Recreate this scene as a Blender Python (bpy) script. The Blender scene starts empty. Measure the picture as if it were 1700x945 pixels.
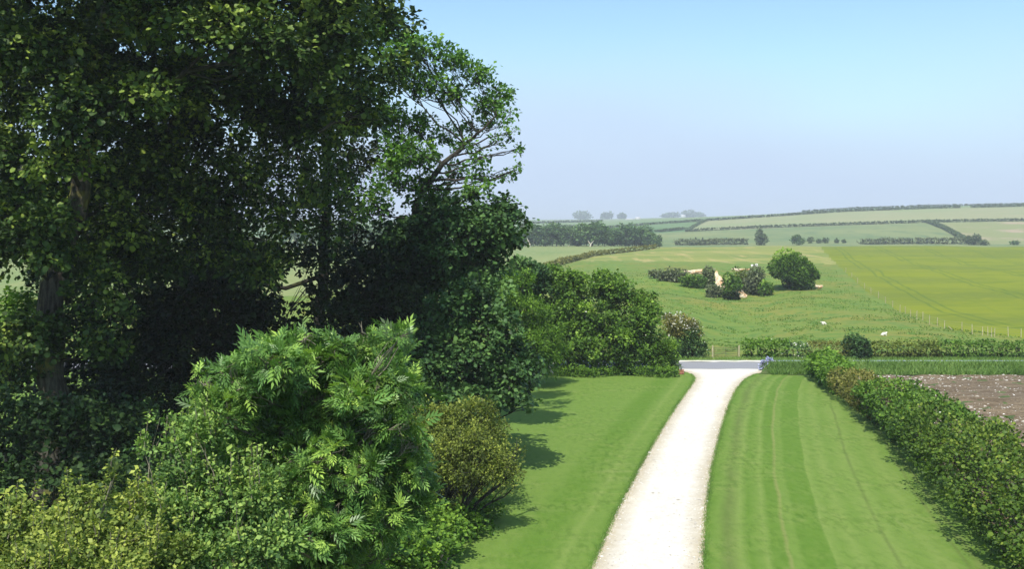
import bpy, math, random
import numpy as np
from mathutils import Vector
S = bpy.context.scene
COL = S.collection
R = math.radians
# ------------------------------------------------------------------ camera, sky, sun, exposure
F, H, HR = 1650.0, 13.5, 385.0            # focal length and horizon row of the 1700 px wide photograph, eye height in metres
cam = bpy.data.objects.new('camera', bpy.data.cameras.new('camera'))
COL.objects.link(cam); S.camera = cam
cam.location = (0, 0, H); cam.rotation_euler = (R(90), 0, 0)
cam.data.sensor_width = 36; cam.data.lens = F*36/1700
cam.data.shift_y = -(472.5-HR)/1700
cam.data.clip_start = 0.5; cam.data.clip_end = 40000
SUN_EL, SHADOW_AZ = 55, 17                # shadows fall away from the camera and to the right
w = bpy.data.worlds.new('World'); S.world = w; w.use_nodes = True
nt = w.node_tree; nt.nodes.clear()
def N(nt, t, **k):
    n = nt.nodes.new(t)
    for a, v in k.items():
        if a in n.inputs: n.inputs[a].default_value = v
        else: setattr(n, a, v)
    return n
sky = N(nt, 'ShaderNodeTexSky', sky_type='NISHITA', sun_disc=False, sun_elevation=R(SUN_EL), sun_rotation=R(180+SHADOW_AZ),
        altitude=0, air_density=1.0, dust_density=1.2, ozone_density=1.0)
tc = N(nt, 'ShaderNodeTexCoord'); sx = N(nt, 'ShaderNodeSeparateXYZ'); nt.links.new(tc.outputs['Generated'], sx.inputs[0])
mp = N(nt, 'ShaderNodeMapping'); mp.inputs['Scale'].default_value = (2.2, 2.2, 5.0); nt.links.new(tc.outputs['Generated'], mp.inputs[0])
nz = N(nt, 'ShaderNodeTexNoise', Scale=1.1, Detail=2.0, Roughness=0.4); nt.links.new(mp.outputs[0], nz.inputs['Vector'])
ad = N(nt, 'ShaderNodeMath', operation='MULTIPLY_ADD'); ad.inputs[1].default_value = 0.20
nt.links.new(nz.outputs[0], ad.inputs[0]); nt.links.new(sx.outputs[2], ad.inputs[2])
mr = N(nt, 'ShaderNodeMapRange', interpolation_type='SMOOTHSTEP'); nt.links.new(ad.outputs[0], mr.inputs[0])
mr.inputs[1].default_value = 0.14; mr.inputs[2].default_value = 0.31; mr.inputs[3].default_value = 1.0; mr.inputs[4].default_value = 0.0
SKYK = 0.12
bank = N(nt, 'ShaderNodeRGB'); bank.outputs[0].default_value = (0.52/SKYK, 0.65/SKYK, 0.86/SKYK, 1)     # the sea mist lying along the horizon
tint = N(nt, 'ShaderNodeMixRGB', blend_type='MULTIPLY'); tint.inputs[0].default_value = 1; tint.inputs[2].default_value = (1.24, 1.46, 1.52, 1)
nt.links.new(sky.outputs[0], tint.inputs[1])
mx = N(nt, 'ShaderNodeMixRGB'); nt.links.new(mr.outputs[0], mx.inputs[0]); nt.links.new(tint.outputs[0], mx.inputs[1]); nt.links.new(bank.outputs[0], mx.inputs[2])
bg = N(nt, 'ShaderNodeBackground', Strength=SKYK); wo = N(nt, 'ShaderNodeOutputWorld')
nt.links.new(mx.outputs[0], bg.inputs[0]); nt.links.new(bg.outputs[0], wo.inputs[0])
sun = bpy.data.objects.new('sun', bpy.data.lights.new('sun', 'SUN')); COL.objects.link(sun)
sun.data.energy = 4.8; sun.data.angle = R(0.5); sun.data.color = (1, 0.955, 0.88)
el, az = R(SUN_EL), R(SHADOW_AZ)
sun.rotation_euler = Vector((math.sin(az)*math.cos(el), math.cos(az)*math.cos(el), -math.sin(el))).to_track_quat('-Z', 'Y').to_euler()
S.view_settings.view_transform = 'Standard'; S.view_settings.look = 'None'
S.view_settings.exposure = 0.22; S.view_settings.gamma = 1.0
S.cycles.max_bounces = 5; S.cycles.diffuse_bounces = 2; S.cycles.glossy_bounces = 1; S.cycles.transmission_bounces = 2
S.cycles.transparent_max_bounces = 4; S.cycles.volume_bounces = 0; S.cycles.use_denoising = True

# ------------------------------------------------------------------ helpers
rng = np.random.default_rng(7)
TAB = rng.random((256, 256))
def vnoise(x, y):
    xi = np.floor(x).astype(int); yi = np.floor(y).astype(int); fx = x-xi; fy = y-yi
    fx = fx*fx*(3-2*fx); fy = fy*fy*(3-2*fy)
    a = TAB[xi & 255, yi & 255]; b = TAB[(xi+1) & 255, yi & 255]; c = TAB[xi & 255, (yi+1) & 255]; d = TAB[(xi+1) & 255, (yi+1) & 255]
    return (a*(1-fx)+b*fx)*(1-fy)+(c*(1-fx)+d*fx)*fy
def sstep(a, b, x):
    t = np.clip((x-a)/(b-a), 0, 1); return t*t*(3-2*t)
def flat(px, row):                         # the point of the level ground seen at a pixel
    d = F*H/(row-HR); return ((px-850)/F*d, d)
def at(px, row, d):                        # the point at distance d seen at a pixel
    return np.array([(px-850)/F*d, d, H-(row-HR)/F*d])
def link(o, parent=None):
    COL.objects.link(o)
    if parent is not None: o.parent = parent
    return o
def tag(o, label=None, cat=None, group=None, kind=None):
    if label: o['label'] = label
    if cat: o['category'] = cat
    if group: o['group'] = group
    if kind: o['kind'] = kind
    return o
def thing(name, loc, label, cat, group=None, rz=0):
    o = bpy.data.objects.new(name, None); o.location = loc; o.rotation_euler.z = rz; o.empty_display_size = 0.5
    return tag(link(o), label, cat, group)
def npmesh(name, V, FS, mat, parent=None, tint=None, smooth=False, uv=None):
    """V: n x 3 in world space (the parent's place is taken off), FS: list of m x k face arrays."""
    V = np.asarray(V, dtype=np.float64)
    if parent is not None: V = V-np.array(parent.location)
    me = bpy.data.meshes.new(name)
    tot = [f.size for f in FS]; idx = np.concatenate([f.ravel() for f in FS]).astype(np.int32)
    sizes = np.concatenate([np.full(len(f), f.shape[1], dtype=np.int32) for f in FS])
    me.vertices.add(len(V)); me.vertices.foreach_set('co', V.astype(np.float32).ravel())
    me.loops.add(len(idx)); me.loops.foreach_set('vertex_index', idx)
    me.polygons.add(len(sizes))
    st = np.zeros(len(sizes), dtype=np.int32); st[1:] = np.cumsum(sizes)[:-1]
    me.polygons.foreach_set('loop_start', st); me.polygons.foreach_set('loop_total', sizes)
    if smooth: me.polygons.foreach_set('use_smooth', np.ones(len(sizes), dtype=bool))
    if tint is not None:
        a = me.attributes.new('tint', 'FLOAT', 'FACE'); a.data.foreach_set('value', np.asarray(tint, dtype=np.float32))
    if uv is not None:
        a = me.attributes.new('lay', 'FLOAT_VECTOR', 'POINT'); a.data.foreach_set('vector', np.asarray(uv, dtype=np.float32).ravel())
    me.update(calc_edges=True)
    if mat: me.materials.append(mat)
    return link(bpy.data.objects.new(name, me), parent)
class Tubes:
    def __init__(s): s.V = []; s.Q = []; s.n = 0
    def add(s, pts, rad, k=6):
        pts = np.asarray(pts, float); m = len(pts); rad = np.asarray(rad, float)
        T = np.gradient(pts, axis=0); T /= np.linalg.norm(T, axis=1)[:, None]+1e-9
        ref = np.where(np.abs(T[:, 2:3]) > 0.9, np.array([[1., 0, 0]]), np.array([[0, 0, 1.]]))
        A = np.cross(T, ref); A /= np.linalg.norm(A, axis=1)[:, None]+1e-9; B = np.cross(T, A)
        an = np.arange(k)*2*np.pi/k
        V = pts[:, None]+rad[:, None, None]*(np.cos(an)[None, :, None]*A[:, None]+np.sin(an)[None, :, None]*B[:, None])
        i = np.arange(m-1)[:, None]*k; j = np.arange(k)[None]; j2 = (j+1) % k
        Q = np.stack([i+j, i+j2, i+k+j2, i+k+j], -1).reshape(-1, 4)+s.n
        s.V.append(V.reshape(-1, 3)); s.Q.append(Q); s.n += m*k
    def box(s, c, h, rz=0):
        c = np.array(c, float); x, y, z = h
        v = np.array([[a, b, e] for e in (-z, z) for a, b in ((-x, -y), (x, -y), (x, y), (-x, y))], float)
        cs, sn = math.cos(rz), math.sin(rz); v = np.stack([v[:, 0]*cs-v[:, 1]*sn, v[:, 0]*sn+v[:, 1]*cs, v[:, 2]], 1)+c
        q = np.array([[3, 2, 1, 0], [4, 5, 6, 7], [0, 1, 5, 4], [1, 2, 6, 5], [2, 3, 7, 6], [3, 0, 4, 7]])+s.n
        s.V.append(v); s.Q.append(q); s.n += 8
    def mesh(s, name, mat, parent=None, smooth=True):
        return npmesh(name, np.concatenate(s.V), [np.concatenate(s.Q)], mat, parent, smooth=smooth)
def bend(a, b, r, jit=0.12, up=0.15, n=5):
    a = np.array(a, float); b = np.array(b, float); L = np.linalg.norm(b-a); t = np.linspace(0, 1, n)[:, None]
    m = (a+b)/2+r.normal(0, jit*L, 3)+np.array([0, 0, -up*L*0.5])
    p = (1-t)**2*a+2*t*(1-t)*m+t*t*b
    p[1:-1] += r.normal(0, 0.02*L, (n-2, 3)); return p

# ------------------------------------------------------------------ materials
def mat(name):
    m = bpy.data.materials.new(name); m.use_nodes = True; m.node_tree.nodes.clear()
    return m, m.node_tree
def ramp(nt, stops, fac):
    r = N(nt, 'ShaderNodeValToRGB'); e = r.color_ramp.elements
    while len(e) < len(stops): e.new(0.5)
    for k, (p, c) in enumerate(stops): e[k].position = p; e[k].color = (*c, 1)
    nt.links.new(fac, r.inputs[0]); return r.outputs[0]
def leafmat(name, dark, mid, light, trans=0.22, rough=0.5, spec=0.16):
    if not any(q in name for q in ('far', 'shade', 'blossom', 'stones', 'grass')): mid = tuple(min(0.9, v*1.35) for v in mid); light = tuple(min(0.9, v*1.4) for v in light)
    m, nt = mat(name); a = N(nt, 'ShaderNodeAttribute', attribute_name='tint')
    c = ramp(nt, [(0.0, dark), (0.5, mid), (1.0, light)], a.outputs['Fac'])
    p = N(nt, 'ShaderNodeBsdfPrincipled', Roughness=rough); p.inputs['Specular IOR Level'].default_value = spec
    nt.links.new(c, p.inputs['Base Color'])
    t = N(nt, 'ShaderNodeBsdfTranslucent'); g = N(nt, 'ShaderNodeMixRGB', blend_type='MULTIPLY'); g.inputs[0].default_value = 1
    g.inputs[2].default_value = (1.3, 1.5, 0.5, 1); nt.links.new(c, g.inputs[1]); nt.links.new(g.outputs[0], t.inputs[0])
    x = N(nt, 'ShaderNodeMixShader'); x.inputs[0].default_value = trans
    nt.links.new(p.outputs[0], x.inputs[1]); nt.links.new(t.outputs[0], x.inputs[2])
    o = N(nt, 'ShaderNodeOutputMaterial'); nt.links.new(x.outputs[0], o.inputs[0]); return m
def groundmat(name, layers, base, bump=0.0, bscale=3.0, rough=0.95, extra=None, spec=0.1):
    """layers: (scale, stretch xyz, colour, low, high) noise overlays in object space."""
    m, nt = mat(name); tc = N(nt, 'ShaderNodeTexCoord'); rgb = N(nt, 'ShaderNodeRGB'); rgb.outputs[0].default_value = (*base, 1); cur = rgb.outputs[0]
    for sc, stv, colr, lo, hi in layers:
        mp = N(nt, 'ShaderNodeMapping'); mp.inputs['Scale'].default_value = stv; nt.links.new(tc.outputs['Object'], mp.inputs[0])
        n = N(nt, 'ShaderNodeTexNoise', Scale=sc, Detail=4.0, Roughness=0.6); nt.links.new(mp.outputs[0], n.inputs['Vector'])
        r = N(nt, 'ShaderNodeMapRange'); r.inputs[1].default_value = lo; r.inputs[2].default_value = hi; nt.links.new(n.outputs[0], r.inputs[0])
        x = N(nt, 'ShaderNodeMixRGB'); x.inputs[2].default_value = (*colr, 1); nt.links.new(r.outputs[0], x.inputs[0]); nt.links.new(cur, x.inputs[1]); cur = x.outputs[0]
    if extra: cur = extra(nt, tc, cur)
    p = N(nt, 'ShaderNodeBsdfPrincipled', Roughness=rough); p.inputs['Specular IOR Level'].default_value = spec; nt.links.new(cur, p.inputs['Base Color'])
    if bump:
        n = N(nt, 'ShaderNodeTexNoise', Scale=bscale, Detail=5.0, Roughness=0.65); nt.links.new(tc.outputs['Object'], n.inputs['Vector'])
        b = N(nt, 'ShaderNodeBump', Strength=1.0, Distance=bump); nt.links.new(n.outputs[0], b.inputs['Height']); nt.links.new(b.outputs[0], p.inputs['Normal'])
    o = N(nt, 'ShaderNodeOutputMaterial'); nt.links.new(p.outputs[0], o.inputs[0]); return m
def sc_(k, c): return tuple(a*b for a, b in zip(k, c))
KL = (1.0, 0.76, 0.74)
def lay_(k, ls): return [(a, b, sc_(k, c), lo, hi) for a, b, c, lo, hi in ls]
def plain(name, c, rough=0.7, var=0.3, sc=6.0):
    return groundmat(name, [(sc, (1, 1, 1), tuple(v*(1-var) for v in c), 0.4, 0.65)], c, bump=0.01, bscale=sc*3, rough=rough)

L_SYC = leafmat('sycamore_leaves', (0.008, 0.018, 0.004), (0.042, 0.078, 0.015), (0.24, 0.30, 0.05), 0.10, 0.5, 0.16)
L_SYCB = leafmat('dark_sycamore_leaves', (0.012, 0.030, 0.010), (0.042, 0.090, 0.024), (0.10, 0.175, 0.045), 0.10)
L_DARK = leafmat('shade_toned_leaves', (0.005, 0.012, 0.003), (0.014, 0.030, 0.006), (0.04, 0.065, 0.012), 0.05)  # deep shade is put into this leaf colour by darkening it
L_ASH = leafmat('ash_leaves', (0.03, 0.08, 0.012), (0.07, 0.155, 0.022), (0.15, 0.25, 0.035), 0.25)
L_NEAR = leafmat('near_ash_leaves', (0.035, 0.075, 0.012), (0.10, 0.195, 0.042), (0.26, 0.37, 0.065), 0.2, 0.4, 0.3)
L_HAW = leafmat('hawthorn_leaves', (0.04, 0.065, 0.015), (0.11, 0.155, 0.03), (0.27, 0.30, 0.055), 0.2)
L_ELD = leafmat('green_hawthorn_leaves', (0.04, 0.085, 0.025), (0.11, 0.19, 0.045), (0.24, 0.32, 0.07), 0.2)
L_OLIVE = leafmat('olive_hawthorn_leaves', (0.03, 0.04, 0.008), (0.10, 0.13, 0.023), (0.24, 0.27, 0.045), 0.2)
L_BRI = leafmat('bright_green_leaves', (0.03, 0.07, 0.010), (0.085, 0.165, 0.018), (0.17, 0.27, 0.032), 0.22)
L_MID = leafmat('mid_green_leaves', (0.022, 0.050, 0.007), (0.068, 0.135, 0.017), (0.16, 0.25, 0.03), 0.2)
L_BRN = leafmat('brownish_hedge_leaves', (0.04, 0.045, 0.010), (0.13, 0.135, 0.03), (0.24, 0.20, 0.055), 0.2)
L_FAR = leafmat('far_wood_leaves', (0.025, 0.06, 0.02), (0.08, 0.15, 0.045), (0.15, 0.24, 0.07), 0.1)
L_FARD = leafmat('far_hedge_leaves', (0.04, 0.07, 0.025), (0.085, 0.125, 0.045), (0.13, 0.18, 0.065), 0.1)
L_TWIG = leafmat('grey_scrub_leaves', (0.05, 0.06, 0.03), (0.10, 0.12, 0.055), (0.17, 0.19, 0.09), 0.1)
L_WHITE = leafmat('white_blossom', (0.55, 0.52, 0.42), (0.72, 0.70, 0.60), (0.85, 0.83, 0.75), 0.2)
L_LILAC = leafmat('lilac_blossom', (0.35, 0.36, 0.6), (0.42, 0.43, 0.72), (0.55, 0.55, 0.8), 0.2)
L_GRASS = leafmat('tall_grass_blades', (0.07, 0.14, 0.03), (0.15, 0.26, 0.055), (0.26, 0.35, 0.10), 0.25, 0.6, 0.2)
L_PAST = leafmat('pasture_grass_blades', (0.08, 0.15, 0.03), (0.13, 0.22, 0.04), (0.20, 0.27, 0.06), 0.25, 0.6, 0.2)
BARK = groundmat('grey_bark', [(3, (1, 1, 0.2), (0.03, 0.026, 0.02), 0.4, 0.6), (1.2, (1, 1, 1), (0.06, 0.065, 0.03), 0.55, 0.7)], (0.065, 0.06, 0.05), bump=0.03, bscale=9)
MOSSY = groundmat('mossy_bark', [(6, (1, 1, 0.15), (0.03, 0.025, 0.018), 0.42, 0.58), (0.7, (1, 1, 1), (0.20, 0.19, 0.05), 0.52, 0.66)], (0.085, 0.078, 0.06), bump=0.08, bscale=7)
TWIG = plain('pale_twig_bark', (0.22, 0.20, 0.14))
DEAD = plain('bleached_dead_wood', (0.55, 0.50, 0.38))
CHALK = groundmat('chalk_face', [(0.9, (1, 1, 1), (0.62, 0.36, 0.18), 0.45, 0.62), (3.5, (1, 1, 1), (0.24, 0.18, 0.09), 0.56, 0.68)], (0.68, 0.56, 0.40), bump=0.25, bscale=2)
CHALKW = groundmat('white_chalk', [(3.5, (1, 1, 1), (0.5, 0.42, 0.3), 0.55, 0.7)], (0.80, 0.77, 0.68), bump=0.2, bscale=2)
POST = plain('pale_fence_wood', (0.50, 0.44, 0.28)); WIRE = plain('fence_wire', (0.3, 0.3, 0.28))

# ------------------------------------------------------------------ leaves
def unit(v): return v/(np.linalg.norm(v, axis=-1, keepdims=True)+1e-9)
T_BROAD = (np.array([[0, 0, 0], [0.30, 0.50, 0.05], [0.80, 0.36, 0.0], [1, 0, -0.14], [0.80, -0.36, 0.0], [0.30, -0.50, 0.05]]), np.array([[0, 3, 2, 1], [0, 5, 4, 3]]))
T_SMALL = (np.array([[0, 0, 0], [0.45, 0.34, 0.10], [1, 0, 0], [0.5, -0.34, 0.10]]), np.array([[0, 3, 2, 1]]))
T_LONG = (np.array([[0, 0, 0], [0.45, 0.17, 0.05], [1, 0, -0.10], [0.45, -0.17, 0.05]]), np.array([[0, 3, 2, 1]]))
def ash_template():                        # a compound leaf: paired leaflets along a curved stalk and one at its tip
    V = []; Q = []
    base = T_LONG[0]
    def put(x, z, ang, L):
        n = len(V); c, s = math.cos(ang), math.sin(ang)
        for p in base: V.append([x+L*(p[0]*c-p[1]*0.85*s), L*(p[0]*s+p[1]*0.85*c), z+L*p[2]*1.6])
        Q.append([n, n+3, n+2, n+1])
    for k in range(3):
        x = 0.20+k*0.24; z = -0.30*x*x
        for sgn in (1, -1): put(x, z, sgn*(0.75-0.08*k), 0.60-0.03*k)
    put(0.86, -0.24, 0.0, 0.55)
    return np.array(V), np.array(Q)
T_ASH = ash_template()
TEMPL = dict(broad=T_BROAD, small=T_SMALL, long=T_LONG, ash=T_ASH)
def leaves(P, D, Nn, L, kind):
    tv, tq = TEMPL[kind]; X = unit(D); n = Nn-(Nn*X).sum(1)[:, None]*X; n = unit(n); Y = np.cross(n, X); L = L[:, None, None]
    V = P[:, None]+L*(tv[None, :, 0:1]*X[:, None]+tv[None, :, 1:2]*Y[:, None]+tv[None, :, 2:3]*n[:, None])
    Q = (tq[None]+(np.arange(len(P))*len(tv))[:, None, None]).reshape(-1, tq.shape[1])
    return V.reshape(-1, 3), Q, len(tq)
def foliage(name, P, out, L, kind, mat, parent, tint, r, upb=0.7, droop=0.25, jit=0.55):
    n = len(P); D = out+r.normal(0, jit, (n, 3)); D[:, 2] -= droop
    Nn = out*0.5+np.array([0, 0, upb])+np.repeat(r.normal(0, 0.38, (n//6+1, 3)), 6, 0)[:n]+r.normal(0, 0.24, (n, 3))
    V, Q, k = leaves(P, D, Nn, L*np.clip(r.lognormal(-0.05, 0.28, n), 0.45, 1.7), kind)
    t = np.clip(tint+r.normal(0, 0.14, n), 0, 1)
    return npmesh(name, V, [Q], mat, parent, tint=np.repeat(t, k))
def sph(n, r):
    return unit(r.normal(0, 1, (n, 3)))
def blob_leaves(blobs, per_m2, sub_r, r, twig_n=7, twig_len=0.35, fill=0.35, zs=0.75):
    """blobs: (centre, radii, density). Returns leaf points, outward directions, tint, and the sub-blob centres by blob."""
    P = []; O = []; T = []; subs = []
    for c, rad, dens in blobs:
        c = np.array(c); rad = np.array(rad); rm = float(np.mean(rad))
        ns = max(3, int(3.4*(rm/sub_r)**2)+2)
        u = sph(ns, r); dist = r.uniform(0.35, 0.92, ns)[:, None]
        sc = c+u*rad*dist; rs = sub_r*r.uniform(0.6, 1.35, ns)*min(1, rm/sub_r*0.7+0.1)
        subs.append(sc)
        for k in range(ns):
            n = max(2, int(per_m2*dens*32*rs[k]**2/twig_n))
            v = sph(n, r); v[:, 2] = np.where((v[:, 2] < -0.3) & (r.random(n) < 0.5), -v[:, 2], v[:, 2])
            q = np.where(r.random(n) < fill, r.uniform(0.2, 0.8, n), r.uniform(0.8, 1.08, n))
            tp = sc[k]+v*q[:, None]*rs[k]*np.array([1, 1, zs])
            p = np.repeat(tp, twig_n, 0)+r.normal(0, twig_len*0.5, (n*twig_n, 3))
            o = unit(np.repeat(v, twig_n, 0)+0.45*u[k])
            P.append(p); O.append(o)
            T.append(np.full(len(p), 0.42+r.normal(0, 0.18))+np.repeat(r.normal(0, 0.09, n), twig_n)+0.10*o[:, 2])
    return np.concatenate(P), np.concatenate(O), np.concatenate(T), subs
def tree(name, label, cat, base, trunk, tr, blobs, leafk, leafL, per_m2, lm, sub_r=1.1, seed=1, bark=BARK, group=None, twig_n=7, twig_len=0.35, fill=0.35,
         limbs=True, jit=0.55, droop=0.25, twigs=3, inner=None, upb=0.7, zs=0.75, limbmat=None, Lin=0.3, pin=4.0, limb_every=1, upper=None):
    r = np.random.default_rng(seed)
    root = thing(name, (base[0], base[1], base[2] if len(base) > 2 else 0), label, cat, group)
    tp = np.array(trunk, float); tr = np.array(tr, float)
    tt = np.linspace(0, len(tp)-1, len(tp)*4); tp2 = np.stack([np.interp(tt, range(len(tp)), tp[:, k]) for k in range(3)], 1); tr2 = np.interp(tt, range(len(tp)), tr)
    tp2[1:-1] += r.normal(0, tr.max()*0.12, (len(tp2)-2, 3))
    tr2[0] *= 1.5; tr2[1] *= 1.15
    t = Tubes(); t.add(tp2, tr2, 10); t.mesh('trunk', bark, root)
    P, O, T, subs = blob_leaves(blobs, per_m2, sub_r, r, twig_n, twig_len, fill, zs)
    br = Tubes(); bi_ = 0
    for (c, rad, dens), sc in zip(blobs, subs):
        c = np.array(c); dd = np.linalg.norm(tp2-c, axis=1)+np.maximum(0, tp2[:, 2]-c[2]+1.0)*1.5; i = int(np.argmin(dd)); a = tp2[i]
        bi = bi_; bi_ += 1; L = np.linalg.norm(c-a); r0 = max(0.03, min(tr2[i]*0.5, 0.04+0.011*L))
        p = bend(a, c, r, 0.10, 0.2, 7)
        if limb_every > 1 and bi % limb_every: p = p[3:] if L < 3 else bend(p[5], c, r, 0.1, 0.1, 7); br.add(p, np.linspace(r0*0.5, r0*0.2, len(p)), 4); p = np.concatenate([p, p])[:7] if len(p) < 7 else p
        elif limbs and L > 1.5:
            b = Tubes(); b.add(p, np.linspace(r0, r0*0.35, 7), 6); b.mesh('limb', limbmat or bark, root)
        else: br.add(p, np.linspace(r0, r0*0.35, 7), 5)
        for s in sc:
            j = r.integers(3, 7); q = bend(p[j], s, r, 0.12, 0.1, 5); br.add(q, np.linspace(r0*0.38, 0.012+r0*0.08, 5), 4)
            for _ in range(twigs):
                e = s+sph(1, r)[0]*sub_r*0.85; br.add(bend(q[r.integers(2, 5)], e, r, 0.12, 0.05, 4), np.linspace(r0*0.14+0.008, 0.006, 4), 3)
    if br.n: br.mesh('branches', limbmat or bark, root)
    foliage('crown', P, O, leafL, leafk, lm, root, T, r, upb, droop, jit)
    if inner:
        P, O, T, subs = blob_leaves(inner, pin, sub_r*1.2, r, twig_n, twig_len*1.3, fill, zs); foliage('inner_crown', P, O, Lin, 'small', lm, root, T, r, upb, droop, jit)
    if upper:
        P, O, T, subs = blob_leaves(upper, 2.6, sub_r*1.5, r, 6, twig_len*1.5, fill, zs); foliage('shading_crown', P, O, 0.42, 'small', lm, root, T, r, upb, droop, jit)
    return root
def pb(px, row, d, rx, ry, dep=None, dens=1.0):      # a crown lobe given where the photograph shows it, its distance and its depth in metres
    s = d/F; return (at(px, row, d), (rx*s, dep if dep else (rx+ry)/2*s, ry*s), dens)

# ------------------------------------------------------------------ terrain beyond the road
PXC = np.array([-3000, -300, 500, 870, 1000, 1100, 1250, 1400, 1550, 1700, 2200, 5000.])
rows_ = {
 104.3: [598.6]*12, 112: [583]*12, 130: [551]*12,
 150: [523]*12, 200: [483, 483, 484, 483, 482, 482, 482, 482, 482, 482, 482, 482],
 260: [462, 462, 462, 457, 456, 455, 455, 455, 455, 455, 455, 455],
 330: [445, 445, 445, 442, 438, 437, 437, 437, 437, 437, 437, 437],
 400: [432, 432, 432, 429, 423, 421, 420, 420, 420, 420, 420, 420],
 450: [427, 427, 427, 424, 417, 409.5, 408.3, 407.5, 407.5, 408, 408, 408],
 520: [420, 420, 420, 417, 413, 411.5, 411, 411, 411, 411, 411, 411],
 600: [411, 411, 411, 409.5, 409, 410, 410.5, 411, 411, 411, 411, 411],
 700: [408, 408, 408, 408, 407, 408, 408, 407.5, 407, 407, 407, 407],
 800: [405, 405, 405, 404, 404, 402, 401, 399, 398, 398, 398, 398],
 1000: [397, 397, 397, 396, 393, 389, 380, 375, 370, 368, 368, 368],
 1250: [385, 385, 385, 384, 379.5, 371.5, 361.5, 351, 345.5, 342, 338, 338],
 1400: [378, 378, 378, 377, 374, 367, 358, 347, 342, 339.5, 335, 335],
 1800: [371, 371, 371, 370.5, 368, 363, 357, 350, 346, 344, 342, 342],
 2500: [368, 368, 368, 368, 367, 363, 358.5, 356, 352, 352, 352, 352],
 4200: [365, 365, 365, 365, 364, 362, 362, 362, 362, 362, 362, 362], 6000: [371]*12, 14000: [379]*12}
DR = np.array(sorted(rows_)); ZT = np.array([[H-(rw-HR)/F*d for rw in rows_[d]] for d in DR])
ZT[0] = 0.0
def tables():
    pxs = np.concatenate([np.linspace(-3000, -160, 60, endpoint=False), np.arange(-160, 1860, 4.0), np.linspace(1860, 5000, 60)])
    ds = [104.3]; v = F*H/104.3
    while v > F*H/460: v -= 1.6; ds.append(F*H/v)
    ds = np.concatenate([ds, np.exp(np.linspace(math.log(ds[-1]*1.006), math.log(14000), 130))])
    zz = np.stack([np.interp(pxs, PXC, ZT[i]) for i in range(len(DR))])
    Z = np.stack([np.interp(np.log(ds), np.log(DR), zz[:, j]) for j in range(len(pxs))], 1)
    for _ in range(5):
        Z[1:-1] = (Z[:-2]+2*Z[1:-1]+Z[2:])/4
    for _ in range(17):
        Z[:, 1:-1] = (Z[:, :-2]+2*Z[:, 1:-1]+Z[:, 2:])/4
    D, PX = np.meshgrid(ds, pxs, indexing='ij'); X = (PX-850)/F*D
    und = (vnoise(X/25, D/25)-0.5)*0.9*sstep(115, 170, D)*(1-sstep(420, 600, D))+(vnoise(X/4+9, D/4)-0.5)*0.22*sstep(106, 112, D)*(1-sstep(330, 420, D))
    Z += und
    Z -= 1.6*np.exp(-((X-(1225-850)/F*D)/(5+D*0.03))**2)*sstep(112, 140, D)*(1-sstep(155, 185, D))
    Z += 0.9*np.exp(-((X-(1080-850)/F*D)/9)**2)*sstep(125, 160, D)*(1-sstep(200, 260, D))
    # the old quarry cut into the slope
    qx = (1222-850)/F*205; u = (X-qx)/np.where(X < qx, 17, 8.5); v = (D-196)/15
    q = np.exp(-(u*u+v*v)**1.5)
    Z -= 1.5*q
    Z += 1.9*np.exp(-((X-qx+4)/20)**2-((D-224)/14)**2)
    return pxs, ds, D, PX, X, Z
PXS, DS, GD, GPX, GX, GZ = tables()
def hz(x, y):
    if y <= DS[0]: return 0.0
    px = 850+F*x/y; j = int(np.clip(np.searchsorted(PXS, px)-1, 0, len(PXS)-2)); i = int(np.clip(np.searchsorted(DS, y)-1, 0, len(DS)-2))
    a = (px-PXS[j])/(PXS[j+1]-PXS[j]); a = min(max(a, 0), 1); b = (y-DS[i])/(DS[i+1]-DS[i])
    return float((GZ[i, j]*(1-a)+GZ[i, j+1]*a)*(1-b)+(GZ[i+1, j]*(1-a)+GZ[i+1, j+1]*a)*b)
def gat(px, row=None, d=None, dmin=104.3):           # the point of the ground seen at a pixel, or at a distance
    if d is None:
        j = int(np.clip(np.searchsorted(PXS, px), 0, len(PXS)-1)); rr = HR+F*(H-GZ[:, j])/DS
        i = np.where((rr <= row) & (DS >= dmin))[0]; d = DS[i[0]] if len(i) else 450
    x = (px-850)/F*d; return np.array([x, d, hz(x, d)])
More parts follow.
